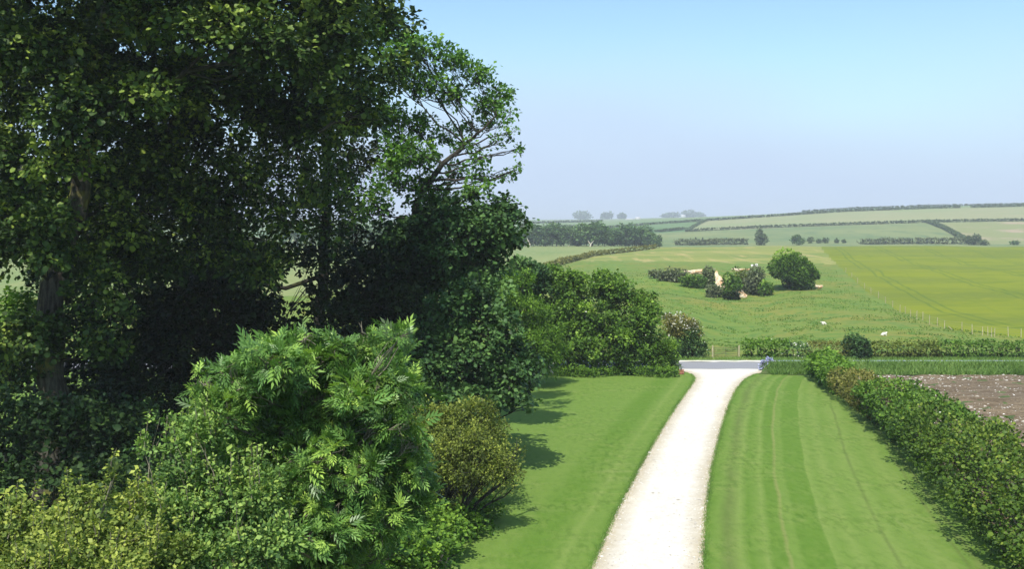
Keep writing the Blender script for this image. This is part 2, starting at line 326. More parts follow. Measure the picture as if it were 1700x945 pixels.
# which field each piece of the ground belongs to
GR = HR+F*(H-GZ)/GD
FXW = [((p-850)/F*q, q) for p, q in [(1362, 450), (1372, 400), (1385, 330), (1404, 285), (1440, 210), (1500, 158), (1580, 136), (1700, 124)]][::-1]
def tram(nt, tc, cur):                     # wheel tracks of the sprayer, parallel to the field's edge
    a = N(nt, 'ShaderNodeAttribute', attribute_name='lay'); s = N(nt, 'ShaderNodeSeparateXYZ'); nt.links.new(a.outputs['Vector'], s.inputs[0])
    n = N(nt, 'ShaderNodeTexNoise', Scale=0.05, Detail=2.0); nt.links.new(tc.outputs['Object'], n.inputs['Vector'])
    w_ = N(nt, 'ShaderNodeMath', operation='MULTIPLY_ADD'); w_.inputs[1].default_value = 2.0; nt.links.new(n.outputs[0], w_.inputs[0]); nt.links.new(s.outputs[0], w_.inputs[2])
    f = N(nt, 'ShaderNodeMath', operation='WRAP'); f.inputs[1].default_value = 18.0; f.inputs[2].default_value = 0.0; nt.links.new(w_.outputs[0], f.inputs[0])
    d = N(nt, 'ShaderNodeMath', operation='DIVIDE'); d.inputs[1].default_value = 18.0; nt.links.new(f.outputs[0], d.inputs[0])
    k, o = (0.55, 0.55, 0.55), (0, 0, 0)
    c = ramp(nt, [(0.36, o), (0.375, k), (0.395, k), (0.41, o), (0.48, o), (0.495, k), (0.515, k), (0.53, o), (0.85, o), (0.87, (.18, .18, .18)), (0.89, o)], d.outputs[0])
    x = N(nt, 'ShaderNodeMixRGB'); x.inputs[2].default_value = (0.07, 0.13, 0.02, 1); nt.links.new(c, x.inputs[0]); nt.links.new(cur, x.inputs[1]); return x.outputs[0]
def build_fields():
    pc = (GPX[:-1, :-1]+GPX[1:, 1:])/2; rc = (GR[:-1, :-1]+GR[1:, 1:])/2; dc = (GD[:-1, :-1]+GD[1:, 1:])/2; xc = (pc-850)/F*dc
    cls = np.zeros(pc.shape, int)                                      # 0 pasture
    hd = np.interp(pc, [-3000, 500, 800, 880, 945, 980, 1050, 1095, 1100], [170, 190, 225, 262, 345, 390, 425, 448, 460])
    left = (pc < 1100) & (dc > hd) & (dc < 640)
    stub = (dc > np.interp(pc, [880, 900, 960, 1080, 1280, 1395, 1400], [450, 330, 350, 334, 330, 322, 330])) & (dc < 470) & (pc > 900) & (pc < 1395)
    crop = (pc > np.interp(rc, [405, 415, 445, 485, 520, 548, 562], [1362, 1366, 1395, 1440, 1500, 1580, 1700])) & (rc < 562) & (dc < 470) & (dc > 120)
    cls[stub] = 2; cls[left] = 1; cls[crop] = 3
    far = dc >= np.where(pc > 1100, 470, 640); cls[far] = 4
    l2 = np.interp(pc, [500, 1140, 1250, 1400, 1550, 1700], [1060, 1010, 1000, 1000, 1000, 1000]); l1 = np.full(pc.shape, 1250.)
    tri = pc > np.interp(dc, [1010, 1250], [1142, 1172])
    cls[far & (dc > l2) & (dc < l1) & tri] = 5
    cls[far & (dc > l2) & (dc < l1) & ~tri] = 6
    cls[far & (dc >= l1)] = 7
    cls[far & (pc > np.interp(dc, [700, 1000], [1625, 1545])) & (dc > 700) & (dc < l2)] = 8
    KF = dict(pasture_grass=(1.12, .92, .85), mown_field_grass=(.85, .74, .8), young_barley=(.86, .71, .7), valley_field_grass=(.9, .75, .85), hay_field_grass=(.8, .75, .8), ripening_crop=(.85, .85, .9), green_crop=(.9, .78, .9), ridge_grass=(.85, .8, .9), fallow_ground=(.85, .8, .9))
    def fm(name, base, ls, **k): q = KF[name]; return groundmat(name, lay_(q, ls), sc_(q, base), **k)
    mats = {
     0: ('pasture', fm('pasture_grass', (0.125, 0.225, 0.045), [(0.05, (1, 1, 1), (0.17, 0.215, 0.05), 0.42, 0.62), (0.35, (1, 1, 1), (0.085, 0.19, 0.04), 0.48, 0.62), (1.6, (1, 0.6, 1), (0.20, 0.23, 0.07), 0.56, 0.72), (3.2, (1, 0.6, 1), (0.05, 0.11, 0.025), 0.60, 0.74)], bump=0.12, bscale=1.2)),
     1: ('hay_field', fm('hay_field_grass', (0.27, 0.33, 0.11), [(0.02, (1, 0.3, 1), (0.20, 0.29, 0.09), 0.4, 0.6), (0.5, (1, 0.3, 1), (0.32, 0.36, 0.13), 0.5, 0.7)])),
     2: ('mown_field', fm('mown_field_grass', (0.30, 0.35, 0.085), [(0.05, (0.25, 1, 1), (0.17, 0.27, 0.055), 0.42, 0.60), (0.25, (0.9, 0.12, 1), (0.42, 0.40, 0.14), 0.52, 0.68), (1.5, (1, 1, 1), (0.20, 0.26, 0.06), 0.55, 0.75)])),
     3: ('barley_field', fm('young_barley', (0.21, 0.30, 0.022), [(0.03, (0.4, 1, 1), (0.16, 0.245, 0.03), 0.42, 0.6), (0.14, (0.35, 1.3, 1), (0.125, 0.22, 0.018), 0.55, 0.68), (0.8, (0.3, 1, 1), (0.26, 0.33, 0.035), 0.55, 0.72)], bump=0.05, bscale=2, extra=tram)),
     4: ('valley_field', fm('valley_field_grass', (0.15, 0.25, 0.085), [(0.006, (1, 1, 1), (0.22, 0.30, 0.10), 0.42, 0.6), (0.05, (1, 0.4, 1), (0.12, 0.22, 0.08), 0.52, 0.7)])),
     5: ('beige_hill_field', fm('ripening_crop', (0.30, 0.31, 0.14), [(0.008, (1, 1, 1), (0.25, 0.30, 0.12), 0.42, 0.6), (0.05, (0.3, 1, 1), (0.34, 0.32, 0.16), 0.52, 0.7)])),
     6: ('green_hill_field', fm('green_crop', (0.10, 0.22, 0.07), [(0.01, (1, 1, 1), (0.14, 0.25, 0.08), 0.42, 0.6)])),
     7: ('ridge_field', fm('ridge_grass', (0.23, 0.30, 0.12), [(0.004, (1, 1, 1), (0.17, 0.27, 0.10), 0.4, 0.6)])),
     8: ('fallow_field', fm('fallow_ground', (0.25, 0.29, 0.10), [(0.02, (1, 1, 1), (0.42, 0.34, 0.20), 0.50, 0.62)]))}
    # tramlines run through the barley beside its edge
    V = np.stack([GX, GD, GZ], -1).reshape(-1, 3); nc = len(PXS); LY = np.stack([GX-np.interp(GD, [q[1] for q in FXW], [q[0] for q in FXW]), GD*0, GD], -1).reshape(-1, 3)
    i, j = np.meshgrid(np.arange(len(DS)-1), np.arange(nc-1), indexing='ij'); a = i*nc+j
    Q = np.stack([a, a+1, a+nc+1, a+nc], -1)
    for c, (nm, m) in mats.items():
        q = Q[cls == c]
        if not len(q): continue
        us, inv = np.unique(q.ravel(), return_inverse=True)
        tag(npmesh(nm, V[us], [inv.reshape(-1, 4)], m, smooth=True, uv=LY[us] if c == 3 else None), kind='structure')
build_fields()

# ------------------------------------------------------------------ level ground: base, lawn, drive, road, verges, ploughed field
def grid(name, xs_of_y, ys, m, z=0.0, kind='structure', nx=40, relief=0.0):
    V = []; U = []
    for y in ys:
        a, b = xs_of_y(y); x = np.linspace(a, b, nx)
        zz = (z(y) if callable(z) else z)+relief*(vnoise(x*1.3, np.full(nx, y*1.3))-0.5); V.append(np.stack([x, np.full(nx, y), zz], 1)); U.append(np.stack([x-a, b-x, np.full(nx, y)], 1))
    n = len(ys); i, j = np.meshgrid(np.arange(n-1), np.arange(nx-1), indexing='ij'); a = i*nx+j
    return tag(npmesh(name, np.concatenate(V), [np.stack([a, a+1, a+nx+1, a+nx], -1).reshape(-1, 4)], m, uv=np.concatenate(U), smooth=True), kind=kind)
EARTH = groundmat('rough_ground', [(0.4, (1, 1, 1), (0.05, 0.09, 0.025), 0.4, 0.6), (3, (1, 1, 1), (0.09, 0.075, 0.04), 0.5, 0.7)], (0.08, 0.13, 0.03), bump=0.05)
grid('ground', lambda y: (-1500, 1500), [-600, 0, 104.3], EARTH, -0.06, nx=3)
LE = np.array([flat(*p) for p in [(905, 1100), (955, 1000), (980, 945), (1022, 850), (1060, 778), (1098, 712), (1122, 675), (1141, 648), (1151, 634), (1153, 628), (1149, 622), (1138, 617), (1128, 614.5), (1100, 612.5)]])
RE = np.array([flat(*p) for p in [(1160, 1100), (1166, 1000), (1168, 945), (1173, 850), (1182, 778), (1198, 712), (1210, 675), (1222, 648), (1233, 634), (1240, 628), (1252, 622), (1266, 617), (1276, 614.5), (1300, 612.5)]])
Y0, YR0, YR1 = 20.0, 97.9, 103.2
def le(y): return float(np.interp(y, LE[:, 1], LE[:, 0]))
def re_(y): return float(np.interp(y, RE[:, 1], RE[:, 0]))
ys = np.concatenate([np.linspace(Y0, 84, 90), np.linspace(84.4, YR0, 50)])

def lawn_extra(side):
    def f(nt, tc, cur):
        a = N(nt, 'ShaderNodeAttribute', attribute_name='lay'); s = N(nt, 'ShaderNodeSeparateXYZ'); nt.links.new(a.outputs['Vector'], s.inputs[0])
        dist = s.outputs[0 if side > 0 else 1]
        n = N(nt, 'ShaderNodeTexNoise', Scale=0.12, Detail=3.0, Roughness=0.6); nt.links.new(tc.outputs['Object'], n.inputs['Vector'])
        wv = N(nt, 'ShaderNodeMath', operation='MULTIPLY_ADD'); wv.inputs[1].default_value = 0.5; nt.links.new(n.outputs[0], wv.inputs[0]); nt.links.new(dist, wv.inputs[2])
        n3 = N(nt, 'ShaderNodeTexNoise', Scale=7.0, Detail=2.0); nt.links.new(tc.outputs['Object'], n3.inputs['Vector'])
        w2 = N(nt, 'ShaderNodeMath', operation='MULTIPLY_ADD'); w2.inputs[1].default_value = 0.16; nt.links.new(n3.outputs[0], w2.inputs[0]); nt.links.new(wv.outputs[0], w2.inputs[2])
        dv = N(nt, 'ShaderNodeMath', operation='DIVIDE'); dv.inputs[1].default_value = 16.0; nt.links.new(w2.outputs[0], dv.inputs[0])
        L_, D_, B_, T_, K_ = (0.165, 0.31, 0.07), (0.095, 0.235, 0.03), (0.13, 0.275, 0.05), (0.20, 0.29, 0.09), (0.11, 0.20, 0.05)
        if side > 0: st = [(0.5, D_), (0.9, B_), (1.35, K_), (1.9, L_), (2.3, D_), (2.75, B_), (2.95, L_), (3.25, D_), (3.7, D_), (3.86, T_), (4.0, B_), (4.3, B_), (4.5, D_), (5.6, D_), (5.68, L_), (6.2, B_), (6.7, L_), (7.25, B_), (8.15, L_), (8.28, K_), (8.42, L_), (9.2, B_), (10.0, L_), (10.9, B_), (11.05, K_), (11.2, B_), (11.62, K_), (11.75, B_), (13.5, D_)]
        else: st = [(0.4, D_), (0.8, B_), (1.3, B_), (1.6, L_), (1.9, B_), (2.6, D_), (3.6, D_), (4.4, B_), (15.9, B_)]
        def rp(stops): return ramp(nt, [(p/16, c) for p, c in stops], dv.outputs[0])
        c1 = rp(st)
        n2 = N(nt, 'ShaderNodeTexNoise', Scale=0.25, Detail=2.0); nt.links.new(tc.outputs['Object'], n2.inputs['Vector'])
        r = N(nt, 'ShaderNodeMapRange'); r.inputs[1].default_value = 0.3; r.inputs[2].default_value = 0.6; r.inputs[3].default_value = 0.4; r.inputs[4].default_value = 0.85; nt.links.new(n2.outputs[0], r.inputs[0])
        g = N(nt, 'ShaderNodeMixRGB', blend_type='MULTIPLY'); g.inputs[0].default_value = 1; g.inputs[2].default_value = (*KL, 1); nt.links.new(c1, g.inputs[1])
        x = N(nt, 'ShaderNodeMixRGB'); nt.links.new(r.outputs[0], x.inputs[0]); nt.links.new(cur, x.inputs[1]); nt.links.new(g.outputs[0], x.inputs[2]); return x.outputs[0]
    return f
lay = lay_(KL, [(0.10, (1, 0.5, 1), (0.155, 0.305, 0.06), 0.42, 0.62), (0.7, (0.25, 1.4, 1), (0.09, 0.235, 0.03), 0.5, 0.68), (0.5, (0.2, 1.6, 1), (0.18, 0.30, 0.09), 0.56, 0.68), (2.0, (0.6, 0.6, 1), (0.20, 0.32, 0.09), 0.46, 0.70), (3.6, (0.8, 0.35, 1), (0.06, 0.155, 0.02), 0.45, 0.66)])
LAWN_L = groundmat('mown_lawn', lay, sc_(KL, (0.125, 0.275, 0.045)), bump=0.02, bscale=6, extra=lawn_extra(-1))
LAWN_R = groundmat('striped_lawn', [(a_, (1.3, 0.22, 1) if i_ in (1, 2) else b_, c_, d_, e_) for i_, (a_, b_, c_, d_, e_) in enumerate(lay)], sc_(KL, (0.13, 0.28, 0.05)), bump=0.02, bscale=6, extra=lawn_extra(1))
grid('lawn', lambda y: (-60, le(y)), np.clip(ys, Y0, 95.5), LAWN_L, 0.0, nx=160, relief=0.02)
def drive_extra(nt, tc, cur):
    a = N(nt, 'ShaderNodeAttribute', attribute_name='lay'); s = N(nt, 'ShaderNodeSeparateXYZ'); nt.links.new(a.outputs['Vector'], s.inputs[0])
    mn = N(nt, 'ShaderNodeMath', operation='MINIMUM'); nt.links.new(s.outputs[0], mn.inputs[0]); nt.links.new(s.outputs[1], mn.inputs[1])
    n = N(nt, 'ShaderNodeTexNoise', Scale=1.6, Detail=5.0, Roughness=0.7); nt.links.new(tc.outputs['Object'], n.inputs['Vector'])
    ma = N(nt, 'ShaderNodeMath', operation='MULTIPLY_ADD'); ma.inputs[1].default_value = 1.1; nt.links.new(n.outputs[0], ma.inputs[0]); nt.links.new(mn.outputs[0], ma.inputs[2])
    r = N(nt, 'ShaderNodeMapRange'); r.inputs[1].default_value = 0.5; r.inputs[2].default_value = 1.7; r.inputs[3].default_value = 0.9; r.inputs[4].default_value = 0.0; nt.links.new(ma.outputs[0], r.inputs[0])
    x = N(nt, 'ShaderNodeMixRGB'); x.inputs[2].default_value = (0.40, 0.32, 0.18, 1); nt.links.new(r.outputs[0], x.inputs[0]); nt.links.new(cur, x.inputs[1]); return x.outputs[0]
DRIVE = groundmat('chalk_gravel', [(0.35, (1, 0.5, 1), (0.78, 0.73, 0.62), 0.5, 0.7), (3, (1, 0.6, 1), (0.60, 0.54, 0.42), 0.55, 0.75), (9, (1, 1, 1), (0.52, 0.47, 0.38), 0.58, 0.78)], (0.64, 0.60, 0.52), bump=0.03, bscale=14, extra=drive_extra)
grid('driveway', lambda y: (le(y)-0.04, re_(y)+0.04), ys, DRIVE, -0.03, nx=14, relief=0.05)
ROADM = groundmat('worn_asphalt', [(0.3, (0.2, 1, 1), (0.24, 0.245, 0.26), 0.4, 0.65), (8, (1, 1, 1), (0.22, 0.22, 0.23), 0.5, 0.7)], (0.27, 0.27, 0.275), bump=0.01, bscale=20)
grid('road', lambda y: (-90, 260), np.linspace(YR0+0.02, YR1, 8), ROADM, -0.02, nx=80)
grid('gravel_edge', lambda y: (-30, 27.5), np.linspace(YR1, 104.25, 5), groundmat('pale_road_edge', [(0.5, (1, 1, 1), (0.45, 0.45, 0.28), 0.5, 0.65)], (0.72, 0.68, 0.56)), 0.0, nx=80, relief=0.06)
def hedge_in(y): return float(np.interp(y, [20, 39.8, 59.4, 87.3, 91], [14.5, 19.0, 23.1, 26.6, 27.2]))
grid('lawn', lambda y: (re_(y), max(hedge_in(y)+1.2, re_(y)+0.5)), np.linspace(Y0, 94.8, 130), LAWN_R, 0.0, nx=70, relief=0.02)
for k_, o_ in enumerate([o for o in COL.objects if o.name.startswith('lawn')]): pass
def lawn_far(y): return (re_(y), re_(y)+9)
PLOUGH = groundmat('ploughed_soil', [(0.10, (1, 1, 1), (0.22, 0.165, 0.10), 0.4, 0.6), (0.9, (0.25, 1.4, 1), (0.12, 0.085, 0.05), 0.45, 0.62), (3, (1, 1, 1), (0.28, 0.22, 0.14), 0.55, 0.7), (7, (1, 1, 1), (0.08, 0.055, 0.035), 0.50, 0.66)], (0.175, 0.135, 0.09), bump=0.10, bscale=3.5)
grid('ploughed_field', lambda y: (hedge_in(y)+1.25, 160), np.linspace(Y0, 93.4, 150), PLOUGH, 0.0, nx=260, relief=0.22)
def bank_z(y): return 0.02+0.55*float(sstep(94.2, 96.6, y)*(1-sstep(97.0, 97.9, y)))
grid('grass_verge', lambda y: (re_(min(y, 97.9))+0.3 if y > 94 else 26, 260), np.linspace(93.4, 97.9, 19), EARTH, bank_z, nx=90, relief=0.1)
grid('grass_verge', lambda y: (-60, le(min(y, 97.9))-0.2), np.linspace(95.3, 97.9, 6), EARTH, 0.01, nx=60, relief=0.08)

# ------------------------------------------------------------------ grass, stones (nobody could count them)
def blades(name, P, h, wd, m, r, lean=0.35):
    n = len(P); a = r.uniform(0, 2*np.pi, n); hh = h*r.uniform(0.5, 1.3, n); ww = wd*r.uniform(0.7, 1.3, n)
    dx = np.stack([np.cos(a), np.sin(a), np.zeros(n)], 1)*ww[:, None]*0.5; top = np.stack([r.normal(0, lean, n)*hh, r.normal(0, lean, n)*hh, hh], 1)
    V = np.stack([P-dx, P+dx, P+top], 1).reshape(-1, 3)
    t = np.clip(0.45+(vnoise(P[:, 0]/3, P[:, 1]/3)-0.5)*0.6+r.normal(0, 0.2, n), 0, 1)
    return tag(npmesh(name, V, [np.arange(3*n).reshape(-1, 3)], m, tint=t), kind='stuff')
r = np.random.default_rng(11)
n = 42000; X = r.uniform(24.5, 105, n); Y = r.uniform(93.6, 97.7, n); keep = X > np.array([re_(min(y, 97.9)) for y in Y])+0.35
P = np.stack([X, Y, 0.02+0.55*sstep(94.2, 96.6, Y)*(1-sstep(97.0, 97.9, Y))], 1)[keep]
tag(blades('tall_grass', P, 0.48, 0.08, L_GRASS, r, 0.6), 'belt of tall rough grass between the road and the ploughed field', 'grass')
n = 16000; X = r.uniform(-4, 130, n); Y = r.uniform(104.3, 106.0, n)
tag(blades('verge_grass', np.stack([X, Y, np.zeros(n)], 1), 0.28, 0.07, L_GRASS, r), 'short grass on the far verge of the road', 'grass')
n = 60000; px = r.uniform(860, 1720, n); row = r.uniform(450, 590, n); d = F*H/(row-HR+12); Xp = (px-850)/F*d
kp = (vnoise(Xp/6, d/6)+vnoise(Xp/2, d/2) > 1.02) & (d > 105); px, d, Xp = px[kp], d[kp], Xp[kp]
lim = np.interp(d, [104, 125, 135, 160, 190, 260, 330], [1900, 1690, 1575, 1490, 1432, 1400, 1385]); kp = px < lim-8; Xp, d = Xp[kp], d[kp]
Pz = np.array([hz(a, b) for a, b in zip(Xp, d)])
tag(blades('pasture_tussocks', np.stack([Xp, d, Pz-0.03], 1), 0.2, 0.22, L_PAST, r, 0.7), 'rough tussocks of grass scattered over the sloping pasture', 'grass')
def stones(name, X, Y, Z, s, m, r, label, cat):
    n = len(X); base = np.array([[-1, -1, 0], [1, -1, 0], [1, 1, 0], [-1, 1, 0], [0, 0, 0.8]], float)
    a = r.uniform(0, 2*np.pi, n); sx = s*r.lognormal(0, 0.45, n); sy = sx*r.uniform(0.6, 1.1, n); sz = sx*r.uniform(0.4, 0.9, n)
    v = base[None]*np.stack([sx, sy, sz], 1)[:, None]; v[:, :4] += r.normal(0, 0.2, (n, 4, 3))*sx[:, None, None]*np.array([1, 1, 0])
    c, q = np.cos(a)[:, None], np.sin(a)[:, None]; v = np.stack([v[..., 0]*c-v[..., 1]*q, v[..., 0]*q+v[..., 1]*c, v[..., 2]], -1)+np.stack([X, Y, Z], 1)[:, None]
    f = np.array([[0, 1, 4], [1, 2, 4], [2, 3, 4], [3, 0, 4]])[None]+(np.arange(n)*5)[:, None, None]
    return tag(npmesh(name, v.reshape(-1, 3), [f.reshape(-1, 3)], m, tint=np.repeat(r.random(n), 4)), label, cat, kind='stuff')
STONE = leafmat('field_stones', (0.42, 0.36, 0.28), (0.62, 0.57, 0.48), (0.80, 0.77, 0.70), 0.0, 0.9, 0.1)
GRAV = leafmat('drive_stones', (0.36, 0.31, 0.24), (0.66, 0.61, 0.52), (0.85, 0.83, 0.78), 0.0, 0.9, 0.1)
n = 14000; Y = 93.2-54*r.random(n)**1.3; X = r.uniform(27, 75, n); kp = (vnoise(X/3, Y/9)*0.6+vnoise(X/11, Y/2.4)*0.7+r.normal(0, 0.12, n) > 0.70) & (X > np.interp(Y, [39, 60, 92], [22, 26, 30])); X, Y = X[kp], Y[kp]
stones('field_stones', X, Y, 0.22*(vnoise(X*1.3, Y*1.3)-0.5)+0.0, 0.045, STONE, r, 'pale chalk stones and flints scattered over the brown ploughed field', 'stones')
n = 6000; Y = 20+77*r.random(n)**1.4; t = r.random(n); a = np.array([le(y) for y in Y]); b = np.array([re_(y) for y in Y]); t = np.where(r.random(n) < 0.5, np.abs(r.normal(0, 0.10, n)), t); t = np.where(r.random(n) < 0.5, t, 1-t)
X = a+(b-a)*np.clip(t, -0.02, 1.02)
stones('drive_gravel', X, Y, np.full(n, -0.02), 0.02, GRAV, r, 'loose chalk gravel lying on the white drive', 'gravel')
n = 30000; s = r.random(n); Y = 20+74.5*s**1.2; side = r.random(n) < 0.5; X = np.where(side, np.array([le(y) for y in Y])-0.02, np.array([re_(y) for y in Y])+0.02)+r.normal(0, 0.09, n)
blades('lawn_edge_grass', np.stack([X, Y, np.full(n, -0.02)], 1), 0.07, 0.03, L_GRASS, r, 0.5)

# ------------------------------------------------------------------ the trees on the left
def tk(*pts): return [at(*p) for p in pts]
def gnd(px, d): return np.array([(px-850)/F*d, d, 0.0])
# 1 the tall sycamore whose crown fills the upper left
b0 = gnd(84, 50)
A = [pb(65, 400, 45, 72, 70, 1.8, 1.1), pb(20, 350, 46, 60, 40, 1.5), pb(45, 560, 48, 62, 70, 1.8), pb(15, 630, 49, 40, 40), pb(165, 470, 48, 38, 50, 1.2), pb(180, 560, 48.5, 36, 50, 1.1),
     pb(200, 165, 43, 88, 42, 1.8, 1.1), pb(130, 200, 43, 50, 38, 1.4), pb(85, 70, 43, 90, 60, 2.2), pb(20, 60, 43, 60, 70, 2), pb(105, 260, 44, 42, 42, 1.3), pb(35, 240, 45, 45, 60, 1.5),
     pb(350, 45, 42, 60, 34, 1.6, 1.1), pb(425, 60, 43, 58, 42, 1.6), pb(250, 30, 43, 80, 40, 2), pb(480, 80, 44, 50, 40, 1.5), pb(545, 110, 46, 60, 50, 1.8), pb(560, 30, 46, 80, 50, 2.2), pb(600, 180, 48, 45, 50, 1.5),
     pb(180, 360, 51, 60, 40), pb(330, 330, 55, 70, 45, 2, 0.8), pb(280, 240, 54, 90, 60, 2.5, 0.8), pb(420, 200, 55, 90, 60, 2.5, 0.7), pb(80, 320, 55, 90, 60, 2.5), pb(200, 300, 56, 60, 60, 2),
     pb(350, 140, 52, 110, 50, 2.5), pb(520, 180, 54, 90, 60, 2.5, 0.8), pb(150, 100, 50, 140, 80, 3), pb(430, 420, 58, 60, 40, 2, 0.9)]
rg = np.random.default_rng(77); INN = []
for yy in range(-10, 440, 62):
    for xx in range(-30, 640, 72):
        holes = 0.36 if (360 < xx < 560 and 130 < yy < 360) else 0.8
        if yy > 300 and 330 < xx: holes = 0.45
        if 430 < xx < 560 and yy > 370: continue
        if xx > 590 and yy > 150: continue
        INN.append(pb(xx+rg.uniform(-25, 25), yy+rg.uniform(-20, 20), 54+rg.uniform(-1.5, 2.5), 52, 40, 2.0, holes))
OV = [pb(-620, -560, 28, 300, 160, 5, 0.3), pb(-380, -520, 29, 200, 160, 5, 0.3), pb(150, -110, 42, 260, 90, 4.5, 0.9), pb(450, -120, 45, 200, 90, 4.5, 0.9), pb(-150, 60, 44, 150, 160, 4, 0.7), pb(-150, 350, 47, 140, 120, 4, 0.6), pb(280, -260, 46, 300, 90, 5, 0.6), pb(330, -70, 50, 280, 80, 4, 1.0), pb(560, -80, 50, 60, 60, 2.5, 0.7), pb(300, -200, 47, 240, 90, 4, 1.0), pb(60, -200, 47, 200, 90, 4, 0.8), pb(460, -180, 48, 120, 90, 3, 0.8)]  # crown beyond the frame, its lobes added and thickened to shade the trees
tree('sycamore_tree', 'huge dark sycamore with grey trunk, its crown filling the upper left', 'tree', b0, [b0, at(84, 640, 50), at(82, 520, 50), at(98, 430, 50.3), at(130, 350, 50.5), at(150, 230, 50.5), at(170, 80, 50), at(200, -150, 49)],
     [0.72, 0.68, 0.62, 0.56, 0.50, 0.42, 0.34, 0.2], A+[], 'broad', 0.21, 4.8, L_SYC, sub_r=0.95, seed=3, bark=MOSSY, limbmat=BARK, twig_n=8, twig_len=0.34, fill=0.3, twigs=1, inner=INN, upper=OV, pin=4.4, zs=0.7, upb=0.8, limb_every=5)
# 2 the dark tree behind it, trunk against the pale field
b0 = gnd(528, 72)
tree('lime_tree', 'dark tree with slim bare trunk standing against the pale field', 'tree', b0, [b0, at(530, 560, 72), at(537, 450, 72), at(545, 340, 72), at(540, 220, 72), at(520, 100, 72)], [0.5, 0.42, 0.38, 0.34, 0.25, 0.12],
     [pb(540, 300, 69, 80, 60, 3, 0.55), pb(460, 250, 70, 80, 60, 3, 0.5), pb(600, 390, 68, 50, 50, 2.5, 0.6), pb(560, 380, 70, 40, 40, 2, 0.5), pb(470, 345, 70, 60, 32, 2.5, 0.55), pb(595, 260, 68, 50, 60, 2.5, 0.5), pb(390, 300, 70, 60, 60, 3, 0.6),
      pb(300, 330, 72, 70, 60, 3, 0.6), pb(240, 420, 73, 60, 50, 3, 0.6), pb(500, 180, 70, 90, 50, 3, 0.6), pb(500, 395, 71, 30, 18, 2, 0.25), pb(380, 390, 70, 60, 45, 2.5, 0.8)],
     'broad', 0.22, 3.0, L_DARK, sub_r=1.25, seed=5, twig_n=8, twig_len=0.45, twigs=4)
# 3 the open ash with sky showing through it
b0 = gnd(668, 66)
ash = [(690, 80, 34, 26), (740, 100, 30, 24), (786, 125, 32, 26), (826, 158, 26, 26), (700, 140, 36, 30), (752, 160, 30, 24), (800, 180, 26, 18), (650, 110, 34, 40), (640, 190, 34, 36), (690, 205, 34, 26), (735, 225, 24, 18),
       (846, 222, 14, 10), (856, 248, 9, 8), (780, 210, 22, 12), (825, 236, 16, 9), (800, 262, 18, 9), (770, 245, 22, 12), (836, 292, 14, 9), (858, 282, 8, 8), (795, 290, 18, 9), (750, 290, 24, 14), (690, 260, 36, 26), (650, 290, 36, 34), (700, 310, 34, 20),
       (620, 60, 30, 40), (650, 45, 20, 30), (860, 345, 8, 8), (735, 330, 34, 16), (790, 318, 22, 12), (620, 340, 30, 30), (668, 60, 20, 20), (718, 62, 14, 12), (845, 190, 12, 12), (655, 240, 34, 30), (820, 205, 14, 8)]
tree('ash_tree', 'tall open ash with forked limbs, sky showing through its crown', 'tree', b0, [b0, at(664, 520, 66), at(676, 420, 66), at(690, 340, 66), at(735, 270, 66), at(790, 225, 66), at(825, 190, 66)], [0.45, 0.36, 0.32, 0.26, 0.17, 0.10, 0.05],
     [pb(x, y, 66+((i*37) % 7-3)*0.55, a, b, max(a, b)*0.045, 1.0) for i, (x, y, a, b) in enumerate(ash)], 'small', 0.26, 3.6, L_ASH, sub_r=0.62, seed=8, bark=BARK, twig_n=8, twig_len=0.3, twigs=3, limbs=True, jit=0.7)
# 4, 5 the two dark sycamores at the lawn's edge
b0 = gnd(742, 68)
tree('sycamore_tree', 'middle-sized sycamore whose bough tips meet the skyline below the open ash', 'tree', b0, [b0, at(745, 560, 68), at(752, 460, 68), at(770, 380, 68)], [0.35, 0.3, 0.24, 0.12],
     [pb(790, 372, 63, 58, 34, 2.4), pb(838, 350, 64, 30, 20, 1.2), pb(825, 385, 63, 42, 28, 1.6), pb(745, 405, 64, 55, 40, 2.2), pb(800, 410, 63, 40, 22, 1.5), pb(700, 400, 66, 45, 45, 2.2), pb(850, 400, 64, 22, 14, 0.9, 0.7), pb(700, 500, 66, 60, 60, 2.5), pb(655, 440, 68, 45, 70, 2.5), pb(760, 345, 65, 40, 24), pb(640, 540, 67, 50, 60, 2.5),
      pb(868, 372, 64, 10, 12, 0.5), pb(620, 470, 70, 40, 60, 2), pb(720, 455, 66, 60, 40, 2.4), pb(770, 450, 65, 50, 36, 2.2), pb(660, 380, 67, 40, 40, 2), pb(720, 360, 66, 40, 34, 2), pb(820, 430, 64, 34, 22, 1.4), pb(690, 560, 66, 60, 50, 2.5)],
     'broad', 0.22, 6, L_SYCB, zs=0.65, upb=0.9, sub_r=0.9, seed=12, twig_n=8, twig_len=0.34, twigs=2)
b0 = gnd(775, 58)
tree('sycamore_tree', 'low spreading dark green sycamore overhanging the left edge of the lawn', 'tree', b0, [b0, at(775, 640, 58), at(780, 560, 58), at(785, 500, 58)], [0.32, 0.26, 0.2, 0.1],
     [pb(815, 560, 56, 62, 45, 2.4), pb(835, 615, 55, 48, 40, 2.2), pb(760, 520, 57, 60, 40, 2.4), pb(790, 490, 58, 50, 30, 2), pb(750, 600, 55, 60, 50, 2.5), pb(700, 580, 56, 50, 60, 2.5), pb(800, 655, 55, 50, 30, 2), pb(740, 665, 54, 60, 40, 2.2), pb(866, 590, 56, 18, 24, 1), pb(850, 650, 56, 28, 24, 1.3), pb(878, 672, 57, 16, 16, 0.7, 0.8), pb(680, 650, 56, 50, 50, 2)],
     'broad', 0.21, 6, L_SYCB, zs=0.65, upb=0.9, sub_r=0.85, seed=14, twig_n=8, twig_len=0.32, twigs=2)
